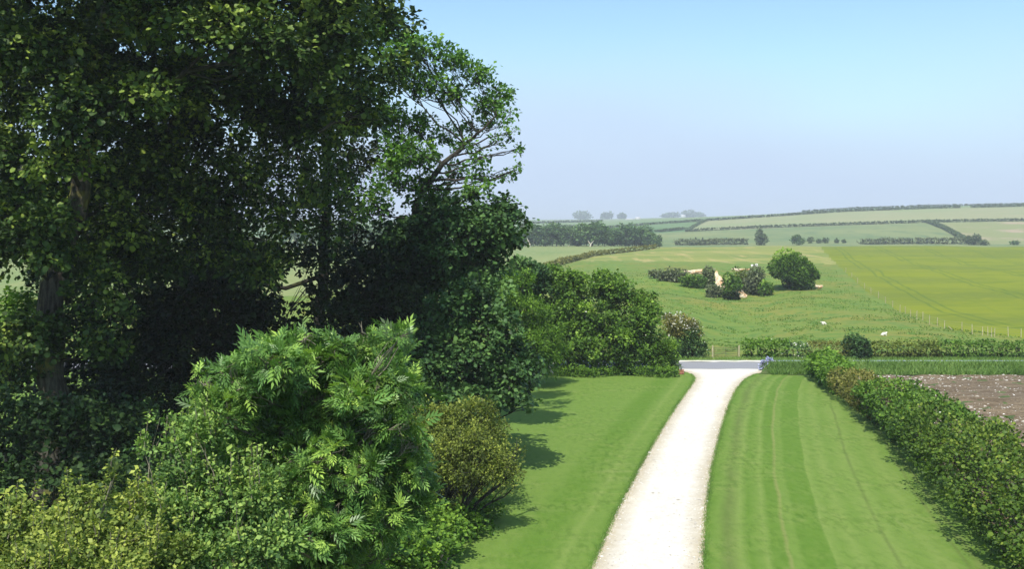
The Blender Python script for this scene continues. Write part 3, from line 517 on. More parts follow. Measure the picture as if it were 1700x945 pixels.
# 6 understorey in the shade
UN = []
for yy in range(440, 700, 52):
    for xx in range(110, 680, 62):
        if 440 < xx < 530 and yy < 520: continue
        if 210 < xx < 300 and yy < 460: continue
        UN.append(pb(xx+rg.uniform(-16, 16), yy+rg.uniform(-12, 12), 63+rg.uniform(-2, 2), 42, 36, 2.0, 0.75))
def bush(name, label, cat, px, d, blobs, leafk, L, dens, lm, seed, sub_r=0.8, group=None, twig_n=7, z=None, fl=None, tl=0.28, stem=0.07, sprays=None, **k):
    b = gnd(px, d); b[2] = hz(b[0], b[1]) if z is None else z
    r = np.random.default_rng(seed); root = thing(name, tuple(b), label, cat, group)
    P, O, T, subs = blob_leaves(blobs, dens, sub_r, r, twig_n, tl)
    kp = P[:, 2] > b[2]+0.02; P, O, T = P[kp], O[kp], T[kp]
    t = Tubes()
    for (c, rad, dd), sc in zip(blobs, subs):
        p = bend(b+r.normal(0, stem*2, 3)*np.array([1, 1, 0]), c, r, 0.08, 0.05, 6); t.add(p, np.linspace(stem, stem*0.4, 6), 5)
        for s in sc:
            if s[2] > b[2]: t.add(bend(p[r.integers(2, 6)], s, r, 0.1, 0.1, 4), np.linspace(stem*0.4, stem*0.12, 4), 3)
    if sprays:
        ns, sl = sprays; c = np.where((O[:, 2] > 0.25) & (P[:, 2] > np.percentile(P[:, 2], 45)))[0]; c = c[r.integers(0, len(c), ns)]; m = 34
        for q in c:
            L_ = sl*r.uniform(0.4, 1.3); e = P[q]+np.array([r.normal(0, 0.22)*L_, r.normal(0, 0.22)*L_, L_]); cv = bend(P[q]-[0, 0, 0.2], e, r, 0.06, 0, 6); t.add(cv, np.linspace(stem*0.3, 0.004, 6), 3)
            u_ = np.sort(r.random(m)); pp = np.stack([np.interp(u_, np.linspace(0, 1, 6), cv[:, a_]) for a_ in range(3)], 1); oo = sph(m, r); oo[:, 2] = np.abs(oo[:, 2])*0.6+0.2; oo = unit(oo)
            P = np.concatenate([P, pp+oo*0.035]); O = np.concatenate([O, oo]); T = np.concatenate([T, 0.62+0.25*u_])
    t.mesh('stems', k.pop('bark', BARK), root)
    foliage('crown', P, O, L, leafk, lm, root, T, r, **k)
    if fl:
        zz, nn, fs, fm = fl; c = np.where(O[:, 2]-0.5*O[:, 1]+(P[:, 2]-P[:, 2].mean())*zz+r.normal(0, 0.3, len(P)) > 0.35)[0]
        c = c[r.integers(0, len(c), nn)]
        foliage('blossom', P[c]+O[c]*0.12, O[c], fs, 'small', fm, root, np.full(nn, 0.5), r)
    return root
bush('elder_bush', 'shaded dark bush at the far left below the big trunk', 'bush', 60, 42, [pb(40, 700, 42, 70, 60, 2), pb(130, 710, 42, 70, 60, 2), pb(200, 720, 43, 45, 60, 1.8), pb(90, 770, 41, 100, 60, 2.4), pb(180, 790, 41, 60, 40, 1.5), pb(-40, 760, 41, 80, 90, 2.5)], 'broad', 0.18, 4.5, leafmat('shade_toned_elder_leaves', (0.010, 0.024, 0.006), (0.024, 0.052, 0.014), (0.055, 0.095, 0.022), 0.08), 21, 0.8)  # elder leaves coloured darker to stand for the shade under the canopy
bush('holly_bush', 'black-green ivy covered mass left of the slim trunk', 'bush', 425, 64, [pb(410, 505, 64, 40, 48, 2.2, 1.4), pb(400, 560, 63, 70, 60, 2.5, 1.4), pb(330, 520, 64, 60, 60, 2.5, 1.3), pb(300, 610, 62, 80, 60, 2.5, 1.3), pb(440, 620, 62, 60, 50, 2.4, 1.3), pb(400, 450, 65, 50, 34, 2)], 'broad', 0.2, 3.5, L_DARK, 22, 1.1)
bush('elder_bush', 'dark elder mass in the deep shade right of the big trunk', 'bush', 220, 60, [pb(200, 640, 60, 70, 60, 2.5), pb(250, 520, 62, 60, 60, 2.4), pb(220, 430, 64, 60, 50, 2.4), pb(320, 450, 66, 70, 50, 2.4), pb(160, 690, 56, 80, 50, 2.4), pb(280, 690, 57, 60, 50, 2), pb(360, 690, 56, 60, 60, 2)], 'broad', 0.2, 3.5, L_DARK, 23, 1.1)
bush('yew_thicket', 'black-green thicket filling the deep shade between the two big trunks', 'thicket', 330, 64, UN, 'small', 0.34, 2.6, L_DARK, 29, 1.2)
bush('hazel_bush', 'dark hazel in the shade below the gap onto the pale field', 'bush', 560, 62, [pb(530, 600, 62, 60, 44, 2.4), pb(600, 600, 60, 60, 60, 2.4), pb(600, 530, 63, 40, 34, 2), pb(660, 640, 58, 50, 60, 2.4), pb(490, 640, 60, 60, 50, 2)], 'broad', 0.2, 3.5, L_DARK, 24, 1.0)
bush('hazel_bush', 'light green sunlit hazel seen low through the trunks at far left', 'bush', 205, 75, [pb(190, 610, 75, 34, 34, 1.5), pb(215, 650, 75, 40, 30, 1.5)], 'broad', 0.2, 8, L_BRI, 25, 0.7)
bush('hazel_bush', 'sunlit yellow-green hazel at the left edge of the picture behind the big trunk', 'bush', 15, 58, [pb(15, 590, 58, 50, 60, 2), pb(-20, 640, 58, 50, 50, 2), pb(30, 530, 59, 40, 40, 1.6)], 'broad', 0.2, 6, L_BRI, 33, 0.8)
bush('hawthorn_bush', 'brownish shaded hawthorn behind the olive hawthorn at the lawn edge', 'bush', 735, 50, [pb(720, 720, 50, 60, 45, 1.8), pb(780, 700, 50, 50, 34, 1.6), pb(810, 725, 50, 26, 26, 1.0, 0.8), pb(700, 800, 48, 50, 60, 1.8), pb(755, 860, 47, 40, 40, 1.2, 0.8), pb(800, 800, 48, 40, 30, 1.2, 0.8), pb(835, 770, 49, 26, 24, 0.9, 0.8)], 'small', 0.13, 22, L_OLIVE, 26, 0.7)  # lobe reaching over the lawn added for its shadow there
bush('olive_hawthorn', 'olive yellow hawthorn spreading its boughs over the left lawn', 'bush', 745, 45, [pb(770, 725, 44, 45, 16, 1.2), pb(740, 750, 43.5, 40, 22, 1.3), pb(790, 755, 43.5, 45, 22, 1.3), pb(830, 770, 44, 30, 18, 0.9), pb(850, 790, 44.5, 20, 10, 0.5), pb(755, 785, 43, 40, 20, 1.2), pb(722, 778, 43, 20, 20, 0.8), pb(800, 785, 43.6, 30, 14, 0.9), pb(862, 742, 46, 8, 18, 0.3, 0.7), pb(855, 808, 44.6, 8, 9, 0.3, 0.8)],
     'small', 0.105, 19, L_OLIVE, 27, 0.34, twig_n=9, tl=0.2, droop=0.4, sprays=(50, 0.5))
bush('bramble_clump', 'low dark brambles in the shade at the foot of the near ash', 'bush', 700, 36, [pb(700, 930, 36, 50, 40, 1.3), pb(640, 940, 34, 60, 60, 1.6), pb(735, 890, 41, 34, 28, 0.9), pb(770, 870, 44, 40, 26, 1.2), pb(700, 870, 42, 40, 40, 1.4), pb(800, 850, 46, 30, 20, 0.9), pb(560, 960, 32, 90, 60, 2)], 'broad', 0.14, 12, L_MID, 28, 0.6)

# 7 the near ash, seen close in the middle of the foreground
b0 = gnd(520, 23)
nb = [(480, 605, 62, 40), (440, 640, 55, 40), (390, 655, 42, 36), (620, 610, 46, 40), (648, 580, 22, 22), (600, 660, 50, 34), (655, 640, 26, 34), (520, 690, 80, 50), (430, 720, 80, 50), (360, 700, 40, 34), (560, 770, 90, 50), (640, 780, 50, 40), (675, 800, 28, 40), (480, 800, 80, 50),
      (540, 860, 100, 45), (630, 860, 55, 36), (450, 880, 80, 50), (560, 930, 100, 50), (670, 700, 28, 20), (480, 575, 18, 16), (400, 790, 60, 50), (660, 850, 34, 30), (500, 960, 120, 60), (505, 560, 10, 16), (560, 590, 24, 26), (540, 610, 26, 30), (610, 560, 12, 18), (668, 565, 12, 10), (380, 615, 10, 16), (345, 640, 16, 14), (410, 600, 12, 20), (690, 660, 12, 12), (640, 700, 24, 24), (700, 780, 12, 14), (690, 840, 14, 18), (450, 590, 18, 24), (590, 640, 18, 18), (685, 735, 14, 14)]
tree('young_ash', 'bright green young ash with feathery leaves in the near foreground', 'tree', b0, [b0, at(520, 1100, 23), at(515, 950, 23), at(510, 800, 22.6), at(500, 700, 22.3)], [0.16, 0.13, 0.11, 0.07, 0.04],
     [pb(x, y, 22+((i*29) % 9-4)*0.22, a, b, max(a, b)*0.016+0.15, 1) for i, (x, y, a, b) in enumerate(nb)], 'ash', 0.25, 8.5, L_NEAR, sub_r=0.30, seed=31, bark=TWIG, twig_n=6, twig_len=0.10, twigs=3, fill=0.4, droop=0.05, jit=0.8, upb=0.9)
# 8 hawthorns along the bottom left
bush('hawthorn_bush', 'tall yellow-green hawthorn with upright sprays left of the near ash', 'bush', 350, 20, [pb(330, 790, 20, 60, 60, 0.8), pb(380, 850, 20, 70, 60, 0.9), pb(300, 860, 19.5, 70, 50, 0.9), pb(360, 930, 19, 120, 60, 1.2), pb(300, 720, 20.5, 22, 30, 0.3), pb(278, 690, 20.5, 14, 12, 0.2), pb(330, 740, 20, 36, 36, 0.5), pb(250, 745, 20.3, 16, 26, 0.25), pb(262, 800, 20, 26, 26, 0.4), pb(430, 830, 20, 50, 70, 0.7), pb(440, 920, 19, 50, 50, 0.8)],
     'small', 0.085, 42, L_ELD, 41, 0.34, twig_n=9, tl=0.12, stem=0.04, bark=TWIG, sprays=(90, 0.45))
bush('hawthorn_bush', 'low yellowish hawthorn filling the bottom left corner', 'bush', 110, 18, [pb(60, 900, 18, 90, 45, 0.9), pb(180, 905, 18, 90, 45, 0.9), pb(20, 860, 18.3, 34, 26, 0.4), pb(160, 830, 18.5, 22, 40, 0.3), pb(185, 800, 18.5, 12, 22, 0.2), pb(125, 840, 18.6, 22, 24, 0.3), pb(220, 850, 18.5, 36, 26, 0.4), pb(-40, 900, 18, 70, 60, 0.9), pb(110, 950, 17, 200, 40, 1), pb(260, 930, 18, 70, 40, 0.7), pb(222, 815, 18.6, 18, 18, 0.2)],
     'small', 0.078, 46, L_HAW, 42, 0.32, twig_n=9, tl=0.11, stem=0.035, bark=TWIG, sprays=(110, 0.42))

# ------------------------------------------------------------------ shrubs at the far end of the left lawn
bush('hazel_bush', 'light green hazel at the left end of the shrubs beyond the lawn', 'bush', 880, 86, [pb(860, 500, 86, 50, 45, 2.2), pb(880, 570, 85, 45, 50, 2.2), pb(900, 545, 87, 34, 40, 2), pb(830, 470, 88, 40, 30, 2), pb(915, 590, 88, 34, 30, 1.6)], 'long', 0.26, 9, L_BRI, 51, 0.95)
bush('round_sycamore', 'small round blue-green sycamore behind the hazel and left of the hawthorns', 'bush', 878, 98, [pb(868, 465, 98, 36, 34, 2.2), pb(895, 475, 98, 24, 30, 1.8), pb(850, 490, 98, 30, 40, 2)], 'broad', 0.24, 8, L_SYCB, 52, 0.9)
bush('field_maple', 'mid green maple between the round sycamore and the big hawthorn', 'bush', 945, 100, [pb(945, 480, 100, 42, 30, 2.2), pb(930, 520, 98, 40, 45, 2.2), pb(965, 550, 96, 40, 50, 2.2), pb(915, 462, 101, 22, 16, 1.2)], 'broad', 0.2, 10, L_MID, 53, 0.85)
bush('big_hawthorn', 'big rounded hawthorn, tallest of the shrubs beyond the left lawn', 'bush', 1035, 96, [pb(1020, 490, 97, 45, 38, 2.4), pb(1062, 512, 96, 34, 38, 2.2), pb(1045, 560, 94.5, 52, 45, 2.4), pb(990, 540, 95, 45, 45, 2.4), pb(985, 585, 94, 40, 34, 2), pb(1040, 595, 94, 40, 24, 1.6), pb(1075, 560, 95, 24, 36, 1.6), pb(1010, 470, 98, 30, 18, 1.4), pb(940, 600, 94, 34, 26, 1.4)],
     'broad', 0.19, 8, L_MID, 54, 0.8, fl=(0.05, 90, 0.2, L_WHITE))
bush('clipped_bush', 'squarish clipped green bush at the corner of the drive and road', 'bush', 1098, 95, [pb(1100, 580, 95, 24, 20, 1.4), pb(1085, 598, 94.5, 30, 17, 1.4), pb(1110, 600, 95, 17, 20, 1.3)], 'small', 0.19, 15, L_MID, 55, 0.55)
hedge_later = lambda: hedge('nettle_patch', 'low pale green nettles fringing the foot of the shrubs beyond the left lawn', [((p-850)/F*93.0, 93.0+0.8*math.sin(p*0.05), 0) for p in range(895, 1124, 12)], 0.75, 1.2, 'small', 0.15, 70, L_BRI, 56, cat='nettles', tl=0.2, rag=0.35, single=True)
bush('flowering_hawthorn', 'hawthorn topped with white blossom turning brown beyond the road', 'bush', 1135, 107.5, [pb(1135, 545, 107.5, 26, 24, 1.6), pb(1115, 540, 108, 16, 22, 1.2), pb(1150, 550, 107.5, 16, 20, 1.2)], 'small', 0.17, 13, L_BRN, 57, 0.6, fl=(0.3, 480, 0.22, L_WHITE))
bush('bramble_clump', 'dark green bramble mound below the blossoming hawthorn by the road', 'bush', 1148, 106.3, [pb(1145, 574, 106.4, 24, 16, 1.2), pb(1163, 580, 106.4, 12, 10, 0.8), pb(1120, 580, 106.2, 16, 14, 1), pb(1150, 560, 106.6, 18, 12, 1)], 'small', 0.17, 14, L_SYCB, 58, 0.5, fl=(0.0, 24, 0.2, L_WHITE))

# ------------------------------------------------------------------ hedges
def hedge(name, label, pts, hgt, wid, leafk, L, dens, lm, seed, cat='hedge', group=None, z0=0.0, under=0.7, tl=0.2, tmix=None, stems=True, rag=0.18, single=False, flw=None, gaps=0.0, layers=2.0):
    """pts: the ground line of the hedge's middle; leaves lie in the shell of a rounded, uneven section."""
    r = np.random.default_rng(seed); pts = np.array(pts, float); seg = np.linalg.norm(np.diff(pts[:, :2], axis=0), axis=1); cum = np.r_[0, np.cumsum(seg)]; Lt = cum[-1]
    n = int(dens*Lt*(2*hgt+wid)*layers/6)
    s = r.random(n)*Lt
    if gaps: kp = vnoise(s/gaps, np.full(n, seed*1.7)) > 0.13; s = s[kp]; n = len(s)
    x = np.interp(s, cum, pts[:, 0]); y = np.interp(s, cum, pts[:, 1]); g = np.interp(s, cum, pts[:, 2])
    i = np.clip(np.searchsorted(cum, s)-1, 0, len(seg)-1); tx = (np.diff(pts[:, 0])/seg)[i]; ty = (np.diff(pts[:, 1])/seg)[i]
    th = r.uniform(-0.35*np.pi*(1 if under < 1 else 1), 1.35*np.pi, n)
    lump = 1+rag*2.6*(vnoise(s/(hgt*0.55)+seed, th*1.6+seed)-0.5)+rag*(vnoise(s/(hgt*0.2)+seed, th*4)-0.5)
    hl = 1+rag*1.2*(vnoise(s/(hgt*1.6), np.full(n, seed+0.5))-0.5)
    q = np.where(r.random(n) < 0.3, r.uniform(0.55, 0.95, n), r.uniform(0.9, 1.06, n))*lump
    cx = np.sign(np.cos(th))*np.abs(np.cos(th))**0.7*wid/2*q; cz = np.sign(np.sin(th))*np.abs(np.sin(th))**0.7*q
    zc = 0.52*hgt+cz*0.48*hgt*hl; zc = np.maximum(zc, 0.03+0.1*r.random(n)*hgt)
    cx = cx*(1-under*0.75*np.clip(1-zc/(0.5*hgt), 0, 1)**0.7)
    nx, ny = ty, -tx
    tw = 6
    P = np.stack([x+nx*cx, y+ny*cx, g+zc], 1); O = unit(np.stack([nx*np.cos(th), ny*np.cos(th), np.sin(th)+0.15], 1))
    P = np.repeat(P, tw, 0)+r.normal(0, tl*0.5, (n*tw, 3)); O = np.repeat(O, tw, 0)
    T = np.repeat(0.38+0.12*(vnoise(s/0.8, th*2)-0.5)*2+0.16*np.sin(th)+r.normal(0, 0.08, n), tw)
    kp = P[:, 2] > np.repeat(g, tw); P, O, T = P[kp], O[kp], T[kp]
    c = pts.mean(0); mid = (np.interp(Lt/2, cum, pts[:, 0]), np.interp(Lt/2, cum, pts[:, 1]), np.interp(Lt/2, cum, pts[:, 2]))
    if single:
        o = foliage(name, P, O, L, leafk, lm, None, T, r)
        me = o.data; co = np.empty(len(me.vertices)*3, np.float32); me.vertices.foreach_get('co', co); co = co.reshape(-1, 3)-np.array(mid, np.float32); me.vertices.foreach_set('co', co.ravel()); o.location = mid
        return tag(o, label, cat, group)
    root = thing(name, mid, label, cat, group)
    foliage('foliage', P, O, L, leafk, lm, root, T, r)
    if flw:
        c = np.where(O[:, 2] > -0.2)[0]; c = c[r.integers(0, len(c), flw)]; foliage('blossom', P[c]+O[c]*0.1, O[c], 0.2, 'small', L_WHITE, root, np.full(flw, 0.5), r)
    if stems:
        t = Tubes()
        for s_ in np.arange(0.3, Lt, 0.6):
            a = np.array([np.interp(s_, cum, pts[:, k]) for k in range(3)])+r.normal(0, 0.12, 3)*np.array([1, 1, 0]); b = a+np.array([r.normal(0, wid*0.13), r.normal(0, wid*0.13), hgt*0.7]); t.add(bend(a, b, r, 0.06, 0, 5), np.linspace(0.05, 0.015, 5), 4)
            for _ in range(3):
                t.add(bend(a+(b-a)*r.uniform(0.3, 0.8), b+r.normal(0, wid*0.12, 3), r, 0.1, 0, 4), np.linspace(0.025, 0.008, 4), 3)
        tag(t.mesh('stems', BARK, root), kind='stuff')
    return root
hedge_later()
def hl(y0, y1, off=1.75, n=8): return [(hedge_in(y)+off, y, 0) for y in np.linspace(y0, y1, n)]
hedge('garden_hedge', 'bright green leafy end of the garden hedge nearest the road', hl(82, 92.5, 1.4), 2.3, 2.8, 'broad', 0.19, 30, L_BRI, 61, tl=0.22)
hedge('garden_hedge', 'olive brown clipped stretch of the garden hedge beside the field corner', hl(70.5, 82.3), 2.15, 3.2, 'small', 0.16, 46, L_BRN, 62, tl=0.2, rag=0.12)
hedge('garden_hedge', 'rich green middle stretch of the garden hedge right of the striped lawn', hl(56, 71.5, 2.2), 2.9, 4.5, 'broad', 0.145, 48, leafmat('deep_hedge_leaves', (0.012, 0.034, 0.005), (0.060, 0.12, 0.015), (0.16, 0.25, 0.032), 0.15), 63, tl=0.24, rag=0.24)
hedge('garden_hedge', 'nearest stretch of the garden hedge with yellow tipped leaves', hl(28, 57, 2.4), 3.3, 4.9, 'broad', 0.13, 46, leafmat('yellow_tipped_leaves', (0.012, 0.030, 0.004), (0.054, 0.098, 0.012), (0.17, 0.21, 0.028), 0.15), 64, tl=0.26, rag=0.28)
def rl(p0, p1, y=106.6): return [((p-850)/F*y, y, hz((p-850)/F*y, y)) for p in np.linspace(p0, p1, 8)]
hedge('roadside_hedge', 'fresh bright green hedge piece right of the field gate', rl(1234, 1308), 1.75, 1.7, 'broad', 0.2, 26, L_BRI, 71, tl=0.2, flw=14)
hedge('roadside_hedge', 'short hedge piece with white blossom between bright and brown hedging', rl(1306, 1346), 1.35, 1.6, 'small', 0.18, 34, L_SYCB, 72, tl=0.2, flw=60)
hedge('roadside_hedge', 'brown tinged hedge piece left of the dark round bush by the road', rl(1340, 1408), 1.65, 1.8, 'small', 0.17, 40, L_BRN, 73, tl=0.2)
bush('round_bush', 'dark round bush with white flowers standing in the roadside hedge', 'bush', 1422, 106.2, [pb(1422, 572, 106, 19, 15, 1.1), pb(1424, 586, 106, 22, 9, 1.1)], 'broad', 0.19, 15, L_SYCB, 74, 0.5, fl=(-0.4, 16, 0.26, L_WHITE))
hedge('roadside_hedge', 'dull olive hedge piece running right from the dark round bush', rl(1440, 1560), 1.55, 1.9, 'broad', 0.18, 30, L_OLIVE, 75, tl=0.2, rag=0.1)
hedge('roadside_hedge', 'long green roadside hedge piece reaching the right edge of the picture', rl(1555, 2000), 1.6, 1.9, 'broad', 0.18, 26, L_MID, 76, tl=0.2, rag=0.12)
bush('lilac_flowers', 'clump of lilac blue flowers at the mouth of the drive', 'flowers', 1271, 97.2, [pb(1268, 610, 97, 7, 6, 0.4), pb(1275, 604, 97.3, 7, 7, 0.4)], 'small', 0.12, 18, L_GRASS, 77, 0.25, fl=(0.0, 700, 0.15, L_LILAC), stem=0.02, tl=0.12)

# ------------------------------------------------------------------ far hedges and woods
def farhedge(name, label, pxd, hgt, wid, seed, L=1.6, dens=1.3, lm=L_FARD, gaps=0, group='hedges between the distant fields'):
    hgt *= 0.58 if lm is L_FARD else 0.72; wid *= 0.7
    if lm is L_FARD: L *= 0.6; dens *= 3.4
    pts = []
    for (p0, d0), (p1, d1) in zip(pxd[:-1], pxd[1:]):
        for t in np.linspace(0, 1, 12, endpoint=False): p = p0+(p1-p0)*t; d = d0+(d1-d0)*t; pts.append(gat(p, d=d))
    pts.append(gat(pxd[-1][0], d=pxd[-1][1]))
    return hedge(name, label, pts, hgt, wid, 'small', L, dens, lm, seed, group=group, tl=L*0.35, single=True, gaps=gaps, rag=0.3)
farhedge('field_hedge', 'long dark hedge along the top of the far hill', [(1172, 1250), (1400, 1250), (1720, 1250)], 3.4, 3.5, 81, 2.2, 0.9, gaps=25)
farhedge('field_hedge', 'hedge falling left from the far hill towards the mist', [(1000, 1255), (1100, 1252), (1168, 1250)], 3.2, 3.5, 82, 2.2, 0.9, gaps=30)
farhedge('field_hedge', 'second hedge down the far hill, broken by small gaps', [(1145, 1010), (1250, 1000), (1400, 1000), (1720, 1000)], 3.4, 3.2, 83, 1.9, 1.0, gaps=14)
farhedge('field_hedge', 'short slanting hedge joining the two long hill hedges', [(1140, 1012), (1172, 1245)], 2.6, 3, 84, 2.0, 0.8)
farhedge('field_hedge', 'dark hedge running downhill to the bush at the right', [(1540, 1000), (1570, 900), (1612, 740)], 4.0, 4.5, 85, 1.7, 1.3)
farhedge('field_hedge', 'curving brown hedge between the hay field and the mown field', [(690, 215), (800, 232), (880, 262), (945, 345), (980, 390), (1050, 428), (1092, 446)], 2.2, 3.2, 86, 0.5, 6.0, L_BRN)
farhedge('field_hedge', 'faint hedge far away on the misty left ridge', [(870, 1700), (1000, 1800)], 4, 5, 87, 3, 0.5)
farhedge('field_hedge', 'thin hedge low on the misty left slope', [(870, 1350), (960, 1350)], 3.5, 4, 88, 2.4, 0.7)
farhedge('field_hedge', 'hedge cresting the skyline beyond the far hill', [(1330, 1400), (1480, 1400), (1720, 1400)], 2.6, 4, 89, 2.4, 0.6, gaps=30)
def farbush(name, label, px, d, rx, ry, n, L, lm, seed, low=True, row=None, group=None, trunkh=0.0, cat='bush', sub=None, trunkpale=False, skew=0.0):
    g = gat(px, d=d); s = d/F; R_ = rx*s; Hh = 2*ry*s; r = np.random.default_rng(seed)
    th = trunkh*Hh; c = g+np.array([0, 0, th+(Hh-th)/2]); rad = np.array([R_, R_*0.9, (Hh-th)/2])
    k = 22; u = sph(k, r)
    if low: zq = r.uniform(-1, 1, k); hq = unit(u[:, :2])*(np.sqrt(1-(zq*0.75)**2)*r.uniform(0.6, 1, k))[:, None]; u = np.c_[hq, zq]
    sc = c+u*rad*0.66; rs = r.uniform(0.30, 0.5, k)[:, None]
    m = r.integers(0, k, n); v = sph(n, r); v[:, 2] = v[:, 2] if low else np.where(v[:, 2] < -0.2, -v[:, 2]*r.random(n), v[:, 2])
    P = sc[m]+v*rs[m]*rad*np.where(r.random(n) < 0.25, r.uniform(0.4, 0.9, n), 1)[:, None]; P[:, 2] = g[2]+(P[:, 2]-g[2])*(1-skew*np.clip((P[:, 0]-c[0])/R_+0.05, 0, 1)**1.3); P[:, 2] = np.maximum(P[:, 2], g[2]+th*0.5+0.05)
    T = 0.4+r.normal(0, 0.2, k)[m]+0.2*v[:, 2]  # clump tops tinted lighter, standing in for light from above
    if trunkh or cat == 'tree':
        root = thing(name, tuple(g), label, cat, group); foliage('crown', P, v, L, 'small', lm, root, T, r)
        t = Tubes(); tp = 0.022*Hh+0.08; b = DEAD if trunkpale else BARK
        t.add([g, g+[0, 0, th*0.7], g+[R_*0.05, 0, th+Hh*0.15], g+[0, 0, Hh*0.7]], [tp*1.3, tp, tp*0.8, tp*0.2], 6)
        for q in range(5): a = r.uniform(0, 6.28); t.add([g+[0, 0, th*0.8], g+[math.cos(a)*R_*0.35, math.sin(a)*R_*0.35, th+Hh*0.2], g+[math.cos(a)*R_*0.65, math.sin(a)*R_*0.65, th+Hh*0.4]], [tp*0.6, tp*0.4, tp*0.1], 4)
        t.mesh('trunk', b, root); return root
    o = foliage(name, P-g, v, L, 'small', lm, None, T, r); o.location = g
    return tag(o, label, cat, group)
rr = random.Random(5)
wood = [(866, 19, 15), (886, 17, 17), (905, 20, 16), (924, 18, 18), (944, 21, 16), (962, 15, 14), (1004, 17, 15), (1020, 18, 13), (1037, 16, 14.5), (1053, 19, 16), (1068, 14, 14), (1079, 11, 12)]
for k, (px, a, b) in enumerate(wood):
    farbush('woodland_tree', ['tree at the left end of the distant wood behind the bleached trunk', 'second tree from the left in the distant wood front row', 'third tree from the left in the distant wood front row', 'fourth tree from the left in the distant wood front row', 'second tree left of the tallest dome in the wood', 'tree just left of the tallest dome in the wood', 'tree just right of the tallest dome in the wood', 'second tree right of the tallest dome in the wood', 'third tree right of the tallest dome in the wood', 'third tree from the small dark one ending the wood', 'second tree from the small dark one ending the wood', 'tree touching the small dark one ending the wood'][k], px, 612+rr.uniform(-6, 10), a, b, 3000, 1.25, L_FAR, 100+k, group='trees of the distant wood', trunkh=0.12, cat='tree', trunkpale=k % 3 != 0)
for k in range(12):
    px = 860+k*19; farbush('woodland_tree', 'tree standing behind the front row of the distant wood', px, 645+rr.uniform(0, 15), 17, 16.5+rr.uniform(-1.5, 2), 900, 1.3, L_FAR, 130+k, group='trees at the back of the distant wood', trunkh=0.1, cat='tree')
for k in range(16):
    px = 470+k*24; farbush('woodland_tree', 'distant wood tree glimpsed through the left hand trees', px, 620+rr.uniform(0, 20), 17, 17+rr.uniform(-2, 3), 500, 1.6, L_FAR, 150+k, group='distant wood trees seen between the left trunks', trunkh=0.1, cat='tree')
farbush('woodland_tree', 'tallest dome shaped tree in the middle of the distant wood', 983, 606, 29, 19.5, 4500, 1.5, L_FAR, 170, trunkh=0.12, cat='tree')
farbush('woodland_tree', 'small dark round tree ending the distant wood at its right', 1090, 600, 10.5, 9.5, 1100, 1.0, L_FAR, 171, cat='tree')
def snag(label, px, rows, fork):
    g = gat(px, d=596); t = Tubes(); s = 596/F; root = thing('dead_tree', tuple(g), label, 'dead tree')
    hh = rows*s; t.add([g, g+[0.2, 0, hh*0.35], g+[-0.8, 0, hh*0.7], g+[-1.4, 0, hh]], [0.55, 0.45, 0.3, 0.1], 6); t.mesh('trunk', DEAD, root)
    if fork: t = Tubes(); t.add([g+[0.2, 0, hh*0.35], g+[1.2, 0, hh*0.7], g+[2.0, 0, hh*1.0]], [0.35, 0.25, 0.08], 5); t.mesh('limb', DEAD, root)
snag('bleached dead trunk leaning at the left end of the distant wood', 879, 15, False)
snag('bleached forked dead tree under the tallest dome of the wood', 980, 10, True)
farbush('big_field_tree', 'large leafy tree standing alone on the pasture right of the quarry', 1318, 204, 41, 32.5, 15000, 0.45, L_MID, 180, trunkh=0.01, cat='tree', skew=0.5)
farbush('lone_tree', 'dark pointed tree in the valley beyond the mown field', 1264, 700, 11, 10, 1300, 1.0, L_FARD, 181, cat='tree')
farbush('lone_tree', 'paler pair of trees in the valley right of the pointed tree', 1325, 700, 12, 8, 1300, 1.0, L_FAR, 182, cat='tree')
farbush('lone_tree', 'spire top rising from the dark pointed valley tree', 1262, 703, 5.5, 15, 600, 0.9, L_FARD, 183, cat='tree', trunkh=0.3)
for k, (px, a, b, lb) in enumerate([(1346, 6, 5, 'first small bush right of the paler valley trees'), (1360, 5, 3.6, 'low bush in the gap of the valley bush row'), (1371, 6, 4.2, 'widest of the small valley bushes'), (1389, 3, 3, 'tiny dot-like bush alone on the valley field'), (1401, 2.5, 2.4, 'smallest dot-like bush at the left of the scrub belt')]):
    farbush('valley_bush', lb, px, 740, a, b, 300, 1.0, L_FARD, 190+k)
farbush('dark_bush', 'dark bushy tree where the downhill hedge ends at right', 1616, 690, 13, 9, 1300, 1.0, L_FARD, 197, cat='tree')
farbush('dark_bush', 'low dark bush trailing right from the hedge end tree', 1634, 680, 9, 4.5, 500, 1.0, L_FARD, 198)
farbush('dark_bush', 'small green bush low in the fallow field near the right edge', 1683, 690, 9, 3.2, 350, 1.0, L_FAR, 199)
farhedge('scrub_belt', 'long grey-green scrub belt in the valley left of the pointed tree', [(1130, 700), (1180, 720), (1240, 720)], 4.6, 24, 91, 1.3, 1.2, L_TWIG, group=None)
farhedge('scrub_belt', 'grey-green scrub belt in the valley below the downhill hedge', [(1432, 712), (1520, 720), (1605, 712)], 4.4, 20, 92, 1.3, 1.2, L_TWIG, group=None)
farhedge('scrub_belt', 'thin scrub patch on the green hill field below the slanting hedge', [(1090, 1040), (1135, 1060)], 3.5, 16, 93, 1.6, 1.0, group=None)
for k, (px, d, a, b, lb) in enumerate([(968, 3600, 17, 7.5, 'broad misty tree clump on the left skyline'), (1008, 3600, 11, 6, 'smaller misty tree clump right of the broad one'), (1032, 3600, 6, 5, 'tiny misty tree clump beside the farm'), (1112, 3900, 16, 5, 'misty tree clump left of the white building on the ridge'), (1142, 3900, 14, 7, 'tallest misty tree clump behind the white building'), (1160, 3900, 12, 4.5, 'low misty tree clump right of the white building')]):
    farbush('misty_trees', lb, px, d, a, b*0.85, 700, 7, L_FAR, 210+k)
